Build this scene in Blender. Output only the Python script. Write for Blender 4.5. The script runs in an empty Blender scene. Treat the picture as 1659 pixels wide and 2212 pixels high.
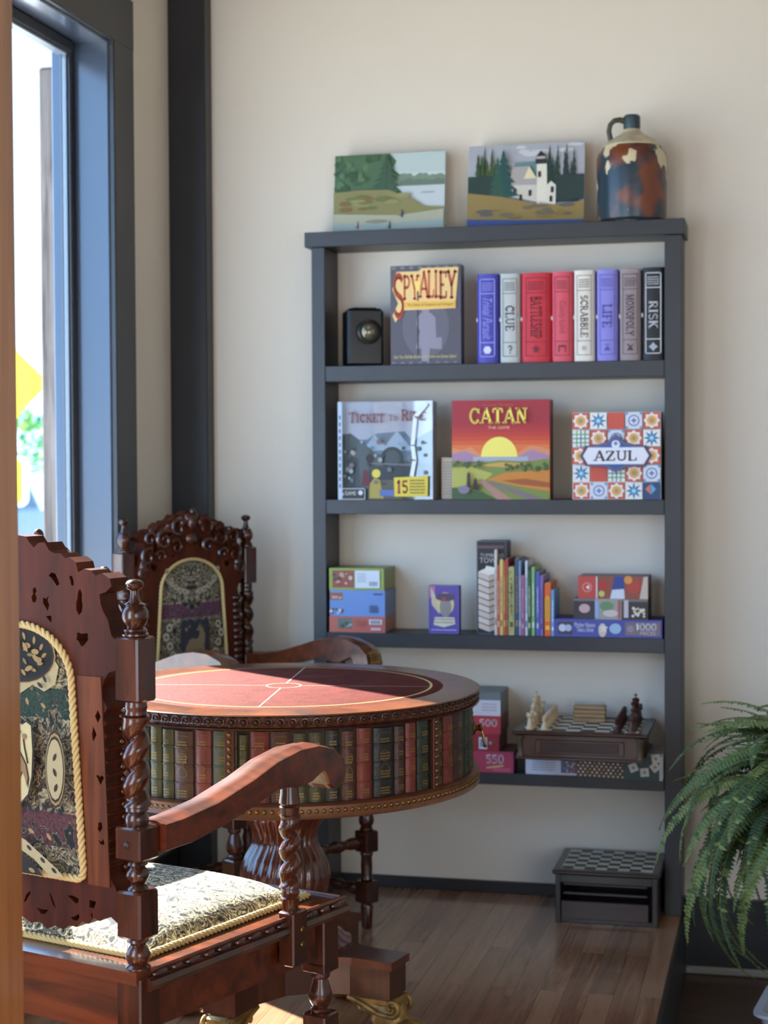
import bpy, bmesh, math, random
from mathutils import Vector, Matrix, Quaternion
PI = math.pi
rnd = random.Random(7)
SC = bpy.context.scene
COL = SC.collection

# ------------------------------------------------------------------ camera
CAM = Vector((1.357, -4.905, 1.287))
YAW, PITCH, ROLL = -0.2357, 0.0294, -0.0051
cd = bpy.data.cameras.new('camera')
cam = bpy.data.objects.new('camera', cd)
COL.objects.link(cam)
fwd = Vector((math.sin(YAW) * math.cos(PITCH), math.cos(YAW) * math.cos(PITCH), -math.sin(PITCH)))
rgt = Vector((math.cos(YAW), -math.sin(YAW), 0))
upv = rgt.cross(fwd)
r2 = rgt * math.cos(ROLL) + upv * math.sin(ROLL)
u2 = -rgt * math.sin(ROLL) + upv * math.cos(ROLL)
cam.matrix_world = Matrix(((r2.x, u2.x, -fwd.x, CAM.x), (r2.y, u2.y, -fwd.y, CAM.y), (r2.z, u2.z, -fwd.z, CAM.z), (0, 0, 0, 1)))
cd.sensor_fit = 'VERTICAL'
cd.sensor_height = 36.0
cd.lens = 3600.0 / 2212.0 * 36.0
cd.clip_start = 0.05
cd.clip_end = 300
cd.dof.use_dof = True
cd.dof.focus_distance = 3.0
cd.dof.aperture_fstop = 5.6
SC.camera = cam

# ------------------------------------------------------------------ light
SC.view_settings.view_transform = 'Standard'
SC.view_settings.look = 'None'
SC.view_settings.gamma = 1.0
SC.view_settings.exposure = 0.15
SC.view_settings.use_curve_mapping = False
SC.render.film_transparent = False

w = bpy.data.worlds.new('world')
SC.world = w
w.use_nodes = True
nt = w.node_tree
for n in list(nt.nodes):
    nt.nodes.remove(n)
wo = nt.nodes.new('ShaderNodeOutputWorld')
wb = nt.nodes.new('ShaderNodeBackground')
wb.inputs[0].default_value = (0.36, 0.62, 1.0, 1)
wb.inputs[1].default_value = 5.4
nt.links.new(wb.outputs[0], wo.inputs[0])

def light(name, kind, energy, color, loc, target=None, size=None, sizey=None, direction=None, angle=None):
    ld = bpy.data.lights.new(name, kind)
    ld.energy = energy
    ld.color = color
    if size:
        ld.shape = 'RECTANGLE'
        ld.size = size
        ld.size_y = sizey
    if angle is not None:
        ld.angle = angle
    o = bpy.data.objects.new(name, ld)
    COL.objects.link(o)
    o.location = loc
    d = direction if direction is not None else (Vector(target) - Vector(loc))
    o.rotation_euler = Vector(d).to_track_quat('-Z', 'Y').to_euler()
    return o

SUN_EL = math.radians(38)
XFILL = -0.40
light('sun', 'SUN', 44.0, (1.0, 0.93, 0.82), (-6, 4, 6),
      direction=(0.803 * math.cos(SUN_EL), -0.596 * math.cos(SUN_EL), -math.sin(SUN_EL)), angle=0.01)
light('rear_fill_light', 'AREA', 66.0, (0.84, 0.91, 1.0), (3.4, -6.6, 1.1), target=(0.5, 0, 0.5), size=2.6, sizey=2.0)  # added cool fill from behind the camera; the rear wall has no window
light('left_fill_light', 'AREA', 58.0, (0.72, 0.86, 1.0), (XFILL, -4.6, 1.2), target=(1.0, 0.0, 0.4), size=1.9, sizey=1.9)  # added bluish fill from the left, brightens the bookcase and lower wall
light('overhead_fill_light', 'AREA', 3.0, (1.0, 0.86, 0.66), (0.9, -1.7, 3.3), target=(0.5, -0.3, 1.9), size=0.9, sizey=0.9)  # added warm overhead fill for the upper wall; no lamp hangs there

# ------------------------------------------------------------------ materials
def lin(c):
    out = []
    for v in c:
        v = v / 255.0
        out.append(v / 12.92 if v <= 0.04045 else ((v + 0.055) / 1.055) ** 2.4)
    return (out[0], out[1], out[2], 1.0)

_M = {}
def mat(name, rgb, rough=0.6, metal=0.0, coat=0.0, bump=0.0, bscale=80.0, vary=0.0, vscale=8.0, spec=0.5, emit=None):
    if name in _M:
        return _M[name]
    m = bpy.data.materials.new(name)
    m.use_nodes = True
    t = m.node_tree
    b = t.nodes['Principled BSDF']
    c = lin(rgb)
    b.inputs['Base Color'].default_value = c
    b.inputs['Roughness'].default_value = rough
    b.inputs['Metallic'].default_value = metal
    b.inputs['Specular IOR Level'].default_value = spec
    b.inputs['Coat Weight'].default_value = coat
    b.inputs['Coat Roughness'].default_value = 0.12
    if vary or bump:
        tc = t.nodes.new('ShaderNodeTexCoord')
    if vary:
        n = t.nodes.new('ShaderNodeTexNoise')
        n.inputs['Scale'].default_value = vscale
        n.inputs['Detail'].default_value = 5
        t.links.new(tc.outputs['Object'], n.inputs['Vector'])
        r = t.nodes.new('ShaderNodeValToRGB')
        r.color_ramp.elements[0].position = 0.3
        r.color_ramp.elements[1].position = 0.7
        r.color_ramp.elements[0].color = tuple(max(0, x * (1 - vary)) for x in c[:3]) + (1,)
        r.color_ramp.elements[1].color = tuple(min(1, x * (1 + vary)) for x in c[:3]) + (1,)
        t.links.new(n.outputs['Fac'], r.inputs[0])
        t.links.new(r.outputs[0], b.inputs['Base Color'])
    if bump:
        n2 = t.nodes.new('ShaderNodeTexNoise')
        n2.inputs['Scale'].default_value = bscale
        n2.inputs['Detail'].default_value = 4
        t.links.new(tc.outputs['Object'], n2.inputs['Vector'])
        bp = t.nodes.new('ShaderNodeBump')
        bp.inputs['Strength'].default_value = bump
        bp.inputs['Distance'].default_value = 0.004
        t.links.new(n2.outputs['Fac'], bp.inputs['Height'])
        t.links.new(bp.outputs[0], b.inputs['Normal'])
    if emit:
        b.inputs['Emission Color'].default_value = lin(rgb)
        b.inputs['Emission Strength'].default_value = emit
    _M[name] = m
    return m

def wood(name, dark, light_, rough=0.25, coat=0.6, scale=(1, 1, 0.08), ns=28.0, bump=0.08):
    if name in _M:
        return _M[name]
    m = bpy.data.materials.new(name)
    m.use_nodes = True
    t = m.node_tree
    b = t.nodes['Principled BSDF']
    tc = t.nodes.new('ShaderNodeTexCoord')
    mp = t.nodes.new('ShaderNodeMapping')
    mp.inputs['Scale'].default_value = scale
    t.links.new(tc.outputs['Object'], mp.inputs['Vector'])
    n = t.nodes.new('ShaderNodeTexNoise')
    n.inputs['Scale'].default_value = ns
    n.inputs['Detail'].default_value = 7
    n.inputs['Roughness'].default_value = 0.6
    n.inputs['Distortion'].default_value = 0.6
    t.links.new(mp.outputs[0], n.inputs['Vector'])
    r = t.nodes.new('ShaderNodeValToRGB')
    r.color_ramp.elements[0].position = 0.32
    r.color_ramp.elements[1].position = 0.72
    r.color_ramp.elements[0].color = lin(dark)
    r.color_ramp.elements[1].color = lin(light_)
    t.links.new(n.outputs['Fac'], r.inputs[0])
    t.links.new(r.outputs[0], b.inputs['Base Color'])
    bp = t.nodes.new('ShaderNodeBump')
    bp.inputs['Strength'].default_value = bump
    bp.inputs['Distance'].default_value = 0.002
    t.links.new(n.outputs['Fac'], bp.inputs['Height'])
    t.links.new(bp.outputs[0], b.inputs['Normal'])
    b.inputs['Roughness'].default_value = rough
    b.inputs['Coat Weight'].default_value = coat
    b.inputs['Coat Roughness'].default_value = 0.1
    _M[name] = m
    return m

def planks(name, cols, width, length, rot, rough=0.3, coat=0.25):
    m = bpy.data.materials.new(name)
    m.use_nodes = True
    t = m.node_tree
    b = t.nodes['Principled BSDF']
    tc = t.nodes.new('ShaderNodeTexCoord')
    mp = t.nodes.new('ShaderNodeMapping')
    mp.inputs['Rotation'].default_value = (0, 0, rot)
    t.links.new(tc.outputs['Object'], mp.inputs['Vector'])
    br = t.nodes.new('ShaderNodeTexBrick')
    br.offset = 0.37
    br.offset_frequency = 2
    br.inputs['Color1'].default_value = (0, 0, 0, 1)
    br.inputs['Color2'].default_value = (1, 1, 1, 1)
    br.inputs['Mortar'].default_value = (0.5, 0.5, 0.5, 1)
    br.inputs['Scale'].default_value = 1.0
    br.inputs['Mortar Size'].default_value = 0.0008
    br.inputs['Bias'].default_value = 0.0
    br.inputs['Brick Width'].default_value = length
    br.inputs['Row Height'].default_value = width
    t.links.new(mp.outputs[0], br.inputs['Vector'])
    mp2 = t.nodes.new('ShaderNodeMapping')
    mp2.inputs['Scale'].default_value = (0.06, 1, 1)
    t.links.new(mp.outputs[0], mp2.inputs['Vector'])
    add = t.nodes.new('ShaderNodeVectorMath')
    add.operation = 'MULTIPLY_ADD'
    t.links.new(br.outputs['Color'], add.inputs[0])
    add.inputs[1].default_value = (7, 3, 5)
    t.links.new(mp2.outputs[0], add.inputs[2])
    n = t.nodes.new('ShaderNodeTexNoise')
    n.inputs['Scale'].default_value = 22
    n.inputs['Detail'].default_value = 8
    n.inputs['Roughness'].default_value = 0.65
    n.inputs['Distortion'].default_value = 1.2
    t.links.new(add.outputs[0], n.inputs['Vector'])
    ma = t.nodes.new('ShaderNodeMath')
    ma.operation = 'MULTIPLY_ADD'
    sep = t.nodes.new('ShaderNodeSeparateColor')
    t.links.new(br.outputs['Color'], sep.inputs[0])
    t.links.new(sep.outputs[0], ma.inputs[0])
    ma.inputs[1].default_value = 0.5
    ma2 = t.nodes.new('ShaderNodeMath')
    ma2.operation = 'MULTIPLY'
    t.links.new(n.outputs['Fac'], ma2.inputs[0])
    ma2.inputs[1].default_value = 0.55
    t.links.new(ma2.outputs[0], ma.inputs[2])
    r = t.nodes.new('ShaderNodeValToRGB')
    e = r.color_ramp.elements
    e[0].position = 0.15
    e[0].color = lin(cols[0])
    e[1].position = 0.85
    e[1].color = lin(cols[-1])
    for i, cc in enumerate(cols[1:-1]):
        q = e.new(0.15 + 0.7 * (i + 1) / (len(cols) - 1))
        q.color = lin(cc)
    t.links.new(ma.outputs[0], r.inputs[0])
    mx = t.nodes.new('ShaderNodeMixRGB')
    mx.blend_type = 'MULTIPLY'
    t.links.new(br.outputs['Fac'], mx.inputs[0])
    t.links.new(r.outputs[0], mx.inputs[1])
    mx.inputs[2].default_value = (0.3, 0.25, 0.22, 1)
    t.links.new(mx.outputs[0], b.inputs['Base Color'])
    b.inputs['Roughness'].default_value = rough
    b.inputs['Coat Weight'].default_value = coat
    b.inputs['Coat Roughness'].default_value = 0.07
    return m

def tapestry(name, bands, gain=1.0, tint=(1, 1, 1)):
    """woven damask: cream ground, dark outlined arabesques; bands = [(z0, z1, rgb)]"""
    m = bpy.data.materials.new(name)
    m.use_nodes = True
    t = m.node_tree
    L = t.links
    b = t.nodes['Principled BSDF']
    tc = t.nodes.new('ShaderNodeTexCoord')
    sx = t.nodes.new('ShaderNodeSeparateXYZ')
    L.new(tc.outputs['Object'], sx.inputs[0])
    ab = t.nodes.new('ShaderNodeMath')
    ab.operation = 'ABSOLUTE'
    L.new(sx.outputs['X'], ab.inputs[0])
    cx = t.nodes.new('ShaderNodeCombineXYZ')
    L.new(ab.outputs[0], cx.inputs['X'])
    L.new(sx.outputs['Y'], cx.inputs['Y'])
    L.new(sx.outputs['Z'], cx.inputs['Z'])
    n = t.nodes.new('ShaderNodeTexNoise')
    n.inputs['Scale'].default_value = 34
    n.inputs['Detail'].default_value = 1.5
    n.inputs['Distortion'].default_value = 1.6
    L.new(cx.outputs[0], n.inputs['Vector'])
    r = t.nodes.new('ShaderNodeValToRGB')
    r.color_ramp.interpolation = 'CONSTANT'
    e = r.color_ramp.elements
    stops = [(0.0, (30, 31, 34)), (0.36, (120, 108, 82)), (0.41, (35, 33, 32)), (0.435, (150, 138, 104)), (0.47, (48, 46, 40)),
             (0.49, (176, 166, 132)), (0.55, (60, 54, 44)), (0.57, (92, 84, 66)), (0.62, (40, 40, 40)), (0.66, (160, 150, 118))]
    e[0].position = 0.0
    e[0].color = lin(stops[0][1])
    e[1].position = 0.99
    e[1].color = lin((150, 140, 110))
    for p, c in stops[1:]:
        q = e.new(p)
        q.color = lin(c)
    L.new(n.outputs['Fac'], r.inputs[0])
    cur = r.outputs[0]
    for (z0, z1, rgb) in bands:
        g = t.nodes.new('ShaderNodeMath')
        g.operation = 'COMPARE'
        L.new(sx.outputs['Z'], g.inputs[0])
        g.inputs[1].default_value = (z0 + z1) / 2
        g.inputs[2].default_value = (z1 - z0) / 2
        gt = t.nodes.new('ShaderNodeMath')
        gt.operation = 'GREATER_THAN'
        L.new(n.outputs['Fac'], gt.inputs[0])
        gt.inputs[1].default_value = 0.43
        lt = t.nodes.new('ShaderNodeMath')
        lt.operation = 'MULTIPLY'
        L.new(g.outputs[0], lt.inputs[0])
        L.new(gt.outputs[0], lt.inputs[1])
        mx = t.nodes.new('ShaderNodeMixRGB')
        L.new(lt.outputs[0], mx.inputs[0])
        L.new(cur, mx.inputs[1])
        mx.inputs[2].default_value = lin(rgb)
        cur = mx.outputs[0]
    v = t.nodes.new('ShaderNodeTexVoronoi')
    v.inputs['Scale'].default_value = 230
    L.new(tc.outputs['Object'], v.inputs['Vector'])
    mr = t.nodes.new('ShaderNodeMapRange')
    mr.inputs[1].default_value = 0.0
    mr.inputs[2].default_value = 0.6
    mr.inputs[3].default_value = 1.1 * gain
    mr.inputs[4].default_value = 0.6 * gain
    mr.clamp = False
    L.new(v.outputs['Distance'], mr.inputs[0])
    mm = t.nodes.new('ShaderNodeMixRGB')
    mm.blend_type = 'MULTIPLY'
    mm.inputs[0].default_value = 1.0
    L.new(cur, mm.inputs[1])
    L.new(mr.outputs[0], mm.inputs[2])
    m3 = t.nodes.new('ShaderNodeMixRGB')
    m3.blend_type = 'MULTIPLY'
    m3.inputs[0].default_value = 1.0
    L.new(mm.outputs[0], m3.inputs[1])
    m3.inputs[2].default_value = tint + (1,)
    L.new(m3.outputs[0], b.inputs['Base Color'])
    bp = t.nodes.new('ShaderNodeBump')
    bp.inputs['Strength'].default_value = 0.4
    bp.inputs['Distance'].default_value = 0.001
    L.new(v.outputs['Distance'], bp.inputs['Height'])
    L.new(bp.outputs[0], b.inputs['Normal'])
    b.inputs['Roughness'].default_value = 0.85
    return m

def glass_mat(name, tint=(0.93, 0.97, 1.0), refl=0.08):
    m = bpy.data.materials.new(name)
    m.use_nodes = True
    t = m.node_tree
    for n in list(t.nodes):
        t.nodes.remove(n)
    o = t.nodes.new('ShaderNodeOutputMaterial')
    tr = t.nodes.new('ShaderNodeBsdfTransparent')
    tr.inputs[0].default_value = tint + (1,)
    gl = t.nodes.new('ShaderNodeBsdfGlossy')
    gl.inputs['Roughness'].default_value = 0.02
    mx = t.nodes.new('ShaderNodeMixShader')
    mx.inputs[0].default_value = refl
    t.links.new(tr.outputs[0], mx.inputs[1])
    t.links.new(gl.outputs[0], mx.inputs[2])
    t.links.new(mx.outputs[0], o.inputs[0])
    return m

INK_ROUGH = [0.5]
def flat(rgb, rough=None):
    rough = INK_ROUGH[0] if rough is None else rough
    return mat('ink_%d_%d_%d_%d' % (rgb[0], rgb[1], rgb[2], int(rough * 100)), rgb, rough)

# ------------------------------------------------------------------ mesh builder
class MB:
    def __init__(self):
        self.v, self.f, self.mi, self.mats = [], [], [], []
    def m(self, material):
        if material not in self.mats:
            self.mats.append(material)
        return self.mats.index(material)
    def add(self, vs, fs, material, T=None):
        k = self.m(material)
        o = len(self.v)
        for p in vs:
            p = Vector(p)
            self.v.append(T @ p if T is not None else p)
        for f in fs:
            self.f.append([i + o for i in f])
            self.mi.append(k)
    def box(self, c, s, material, ch=0.0, T=None):
        x, y, z = s[0] / 2, s[1] / 2, s[2] / 2
        if ch <= 0:
            vs = [(c[0] + a * x, c[1] + b * y, c[2] + d * z) for d in (-1, 1) for a, b in ((-1, -1), (1, -1), (1, 1), (-1, 1))]
            fs = [(3, 2, 1, 0), (4, 5, 6, 7), (0, 1, 5, 4), (1, 2, 6, 5), (2, 3, 7, 6), (3, 0, 4, 7)]
        else:
            rings = []
            for zz, sh in ((-z, ch), (-z + ch, 0), (z - ch, 0), (z, ch)):
                a, b = x - sh, y - sh
                q = ch if sh == 0 else ch * 0.3
                rings.append([(c[0] + X, c[1] + Y, c[2] + zz) for X, Y in ((-a + q, -b), (a - q, -b), (a, -b + q), (a, b - q), (a - q, b), (-a + q, b), (-a, b - q), (-a, -b + q))])
            vs = [p for r in rings for p in r]
            fs = [tuple(reversed(range(8))), tuple(range(24, 32))]
            for k in range(3):
                for i in range(8):
                    j = (i + 1) % 8
                    fs.append((k * 8 + i, k * 8 + j, k * 8 + 8 + j, k * 8 + 8 + i))
        self.add(vs, fs, material, T)
    def lathe(self, prof, material, c=(0, 0, 0), seg=24, T=None, rf=None, caps=True):
        """prof: (z, r) bottom to top; rf(theta, z) radial factor"""
        vs, fs = [], []
        for z, r in prof:
            for i in range(seg):
                a = 2 * PI * i / seg
                k = rf(a, z) if rf else 1
                vs.append((c[0] + r * k * math.cos(a), c[1] + r * k * math.sin(a), c[2] + z))
        n = len(prof)
        for j in range(n - 1):
            for i in range(seg):
                k = (i + 1) % seg
                fs.append((j * seg + i, j * seg + k, (j + 1) * seg + k, (j + 1) * seg + i))
        if caps:
            fs.append(tuple(reversed(range(seg))))
            fs.append(tuple(range((n - 1) * seg, n * seg)))
        self.add(vs, fs, material, T)
    def tube(self, pts, rad, material, seg=8, T=None, closed=False, flatten=1.0):
        pts = [Vector(p) for p in pts]
        n = len(pts)
        rad = rad if isinstance(rad, (list, tuple)) else [rad] * n
        vs, fs = [], []
        prev = None
        for i in range(n):
            if closed:
                d = pts[(i + 1) % n] - pts[i - 1]
            else:
                d = pts[min(i + 1, n - 1)] - pts[max(i - 1, 0)]
            d.normalize()
            if prev is None:
                a = Vector((0, 0, 1)) if abs(d.z) < 0.9 else Vector((1, 0, 0))
                u = d.cross(a).normalized()
            else:
                u = (prev - d * prev.dot(d))
                u = u.normalized() if u.length > 1e-6 else d.orthogonal().normalized()
            prev = u
            vv = d.cross(u)
            for k in range(seg):
                a = 2 * PI * k / seg
                vs.append(pts[i] + (u * math.cos(a) + vv * math.sin(a) * flatten) * rad[i])
        m = n if closed else n - 1
        for i in range(m):
            i2 = (i + 1) % n
            for k in range(seg):
                k2 = (k + 1) % seg
                fs.append((i * seg + k, i * seg + k2, i2 * seg + k2, i2 * seg + k))
        if not closed:
            fs.append(tuple(reversed(range(seg))))
            fs.append(tuple(range((n - 1) * seg, n * seg)))
        self.add(vs, fs, material, T)
    def prism(self, poly, a, b, material, axis='y', T=None):
        """extrude a 2D polygon from a to b along axis; poly coordinates are the two other axes in order"""
        n = len(poly)
        def P(p, t):
            if axis == 'y':
                return (p[0], t, p[1])
            if axis == 'x':
                return (t, p[0], p[1])
            return (p[0], p[1], t)
        vs = [P(p, a) for p in poly] + [P(p, b) for p in poly]
        fs = [tuple(range(n)), tuple(reversed(range(n, 2 * n)))]
        for i in range(n):
            j = (i + 1) % n
            fs.append((i, i + n, j + n, j))
        self.add(vs, fs, material, T)
    def sphere(self, c, r, material, seg=14, rings=9, T=None):
        r = r if isinstance(r, (tuple, list)) else (r, r, r)
        vs = [(c[0], c[1], c[2] - r[2])]
        for j in range(1, rings):
            ph = -PI / 2 + PI * j / rings
            for i in range(seg):
                a = 2 * PI * i / seg
                vs.append((c[0] + r[0] * math.cos(ph) * math.cos(a), c[1] + r[1] * math.cos(ph) * math.sin(a), c[2] + r[2] * math.sin(ph)))
        vs.append((c[0], c[1], c[2] + r[2]))
        fs = []
        for i in range(seg):
            fs.append((0, 1 + (i + 1) % seg, 1 + i))
            fs.append((len(vs) - 1, len(vs) - 1 - seg + i, len(vs) - 1 - seg + (i + 1) % seg))
        for j in range(rings - 2):
            for i in range(seg):
                k = (i + 1) % seg
                fs.append((1 + j * seg + i, 1 + j * seg + k, 1 + (j + 1) * seg + k, 1 + (j + 1) * seg + i))
        self.add(vs, fs, material, T)
    def build(self, name, parent=None, smooth=True, angle=38, fix=True, loc=None, rot=None):
        me = bpy.data.meshes.new(name)
        me.from_pydata([tuple(p) for p in self.v], [], self.f)
        for m in self.mats:
            me.materials.append(m)
        me.polygons.foreach_set('material_index', self.mi)
        if fix:
            bm = bmesh.new()
            bm.from_mesh(me)
            bmesh.ops.recalc_face_normals(bm, faces=bm.faces)
            bm.to_mesh(me)
            bm.free()
        if smooth:
            me.polygons.foreach_set('use_smooth', [True] * len(me.polygons))
            me.set_sharp_from_angle(angle=math.radians(angle))
        me.update()
        o = bpy.data.objects.new(name, me)
        COL.objects.link(o)
        if parent:
            o.parent = parent
        if loc is not None:
            o.location = loc
        if rot is not None:
            o.rotation_euler = rot
        return o

def tag(o, label=None, cat=None, group=None, kind=None):
    if label:
        o['label'] = label
    if cat:
        o['category'] = cat
    if group:
        o['group'] = group
    if kind:
        o['kind'] = kind
    return o

def empty(name, loc, rz=0.0, label=None, cat=None, group=None):
    o = bpy.data.objects.new(name, None)
    o.empty_display_size = 0.05
    COL.objects.link(o)
    o.location = loc
    o.rotation_euler = (0, 0, rz)
    return tag(o, label, cat, group)

def copy_tree(o, parent=None):
    c = o.copy()
    COL.objects.link(c)
    c.parent = parent
    for ch in list(o.children):
        copy_tree(ch, c)
    return c

def struct(name, mb, label=None, parent=None, **k):
    o = mb.build(name, parent, **k)
    if parent is None:
        o['kind'] = 'structure'
    if label:
        o['label'] = label
    return o

# ---- 2D art on box faces -------------------------------------------------
def text_tris(s, shear=0.0, offset=0.0, space=1.0):
    cu = bpy.data.curves.new('t', 'FONT')
    cu.body = s
    cu.size = 1.0
    cu.shear = shear
    cu.offset = offset
    cu.space_character = space
    cu.resolution_u = 3
    cu.fill_mode = 'FRONT'
    ob = bpy.data.objects.new('t', cu)
    COL.objects.link(ob)
    me = ob.to_mesh()
    vs = [(v.co.x, v.co.y) for v in me.vertices]
    fs = [tuple(p.vertices) for p in me.polygons]
    ob.to_mesh_clear()
    bpy.data.objects.remove(ob)
    bpy.data.curves.remove(cu)
    return vs, fs

def stroke(pts, wd):
    """polyline -> list of quads"""
    out = []
    for (x0, y0), (x1, y1) in zip(pts[:-1], pts[1:]):
        dx, dy = x1 - x0, y1 - y0
        l = math.hypot(dx, dy) or 1
        nx, ny = -dy / l * wd / 2, dx / l * wd / 2
        ex, ey = dx / l * wd * 0.12, dy / l * wd * 0.12
        out.append([(x0 - nx - ex, y0 - ny - ey), (x1 - nx + ex, y1 - ny + ey), (x1 + nx + ex, y1 + ny + ey), (x0 + nx - ex, y0 + ny - ey)])
    return out

def arc(cx, cy, rx, ry, a0, a1, n=8):
    return [(cx + rx * math.cos(math.radians(a0 + (a1 - a0) * i / n)), cy + ry * math.sin(math.radians(a0 + (a1 - a0) * i / n))) for i in range(n + 1)]

TK, TN = 0.19, 0.10
GL = {
 'A': (0.92, [([(0.46, 1), (0.12, 0)], TN), ([(0.46, 1), (0.80, 0)], TK), ([(0.24, 0.33), (0.68, 0.33)], TN)], [(0.12, 0), (0.80, 0)]),
 'B': (0.80, [([(0.2, 0), (0.2, 1)], TK), ([(0.2, 0.95)] + arc(0.42, 0.75, 0.22, 0.2, 90, -90) + [(0.2, 0.55)], TN + .03), ([(0.2, 0.52)] + arc(0.45, 0.28, 0.25, 0.24, 90, -90) + [(0.2, 0.05)], TN + .04)], []),
 'C': (0.86, [(arc(0.46, 0.5, 0.33, 0.44, 40, 320, 14), 0.17), ([(0.76, 0.95), (0.76, 0.68)], TN)], []),
 'E': (0.76, [([(0.2, 0), (0.2, 1)], TK), ([(0.1, 0.95), (0.68, 0.95), (0.68, 0.76)], TN), ([(0.2, 0.5), (0.5, 0.5)], TN), ([(0.1, 0.05), (0.7, 0.05), (0.7, 0.27)], TN)], []),
 'D': (0.86, [([(0.2, 0), (0.2, 1)], TK), ([(0.1, 0.95)] + arc(0.4, 0.5, 0.36, 0.45, 90, -90, 10) + [(0.1, 0.05)], 0.13)], []),
 'F': (0.72, [([(0.2, 0), (0.2, 1)], TK), ([(0.1, 0.95), (0.66, 0.95), (0.66, 0.76)], TN), ([(0.2, 0.5), (0.5, 0.5)], TN)], [(0.2, 0)]),
 'H': (0.92, [([(0.2, 0), (0.2, 1)], TK), ([(0.72, 0), (0.72, 1)], TK), ([(0.2, 0.5), (0.72, 0.5)], TN)], [(0.2, 0), (0.2, 1), (0.72, 0), (0.72, 1)]),
 'I': (0.42, [([(0.2, 0), (0.2, 1)], TK)], [(0.2, 0), (0.2, 1)]),
 'K': (0.90, [([(0.2, 0), (0.2, 1)], TK), ([(0.7, 1), (0.28, 0.48)], TN), ([(0.36, 0.56), (0.74, 0)], TK)], [(0.2, 0), (0.2, 1), (0.72, 0), (0.70, 1)]),
 'L': (0.76, [([(0.2, 0), (0.2, 1)], TK), ([(0.1, 0.05), (0.7, 0.05), (0.7, 0.3)], TN)], [(0.2, 1)]),
 'M': (1.10, [([(0.2, 0), (0.2, 1)], TN), ([(0.2, 1), (0.52, 0.12)], TK), ([(0.52, 0.12), (0.86, 1)], TN), ([(0.88, 0), (0.88, 1)], TK)], [(0.2, 0), (0.88, 0)]),
 'N': (0.96, [([(0.2, 0), (0.2, 1)], TN), ([(0.2, 0.95), (0.74, 0.06)], TK), ([(0.74, 0), (0.74, 1)], TN)], [(0.2, 0), (0.18, 1), (0.74, 1)]),
 'O': (0.92, [(arc(0.46, 0.5, 0.33, 0.43, 0, 360, 18), 0.16)], []),
 'P': (0.78, [([(0.2, 0), (0.2, 1)], TK), ([(0.1, 0.95)] + arc(0.42, 0.72, 0.25, 0.23, 90, -90) + [(0.2, 0.49)], 0.12)], [(0.2, 0)]),
 'R': (0.90, [([(0.2, 0), (0.2, 1)], TK), ([(0.1, 0.95)] + arc(0.42, 0.73, 0.24, 0.22, 90, -90) + [(0.2, 0.51)], 0.12), ([(0.42, 0.5), (0.74, 0)], TK)], [(0.2, 0), (0.76, 0)]),
 'S': (0.74, [(arc(0.38, 0.73, 0.24, 0.21, 30, 250, 9) + arc(0.38, 0.27, 0.25, 0.22, 80, -150, 9), 0.14)], []),
 'T': (0.84, [([(0.42, 0), (0.42, 1)], TK), ([(0.08, 0.72), (0.08, 0.95), (0.76, 0.95), (0.76, 0.72)], TN)], [(0.42, 0)]),
 'U': (0.92, [([(0.2, 1), (0.2, 0.35)] + arc(0.47, 0.32, 0.27, 0.26, 180, 360, 8) + [(0.74, 1)], 0.13)], [(0.2, 1), (0.74, 1)]),
 'Y': (0.88, [([(0.12, 1), (0.44, 0.48)], TK), ([(0.78, 1), (0.44, 0.48), (0.44, 0)], TK * .8)], [(0.12, 1), (0.78, 1), (0.44, 0)]),
 'Z': (0.84, [([(0.12, 0.72), (0.12, 0.95), (0.70, 0.95)], TN), ([(0.68, 0.95), (0.14, 0.05)], TK), ([(0.1, 0.05), (0.74, 0.05), (0.74, 0.28)], TN)], []),
 '1': (0.60, [([(0.32, 0), (0.32, 1)], 0.24), ([(0.12, 0.78), (0.32, 0.95)], 0.16)], [(0.32, 0)]),
 '0': (0.88, [(arc(0.44, 0.5, 0.28, 0.40, 0, 360, 16), 0.22)], []),
 '5': (0.82, [([(0.68, 0.92), (0.2, 0.92), (0.17, 0.55)] + arc(0.38, 0.32, 0.28, 0.26, 110, -140, 10), 0.17)], []),
 ' ': (0.40, [], []), '?': (0.7, [(arc(0.35, 0.72, 0.24, 0.22, 170, -70, 8) + [(0.36, 0.3)], 0.14), ([(0.36, 0.0), (0.36, 0.14)], 0.16)], []),
}

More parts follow.
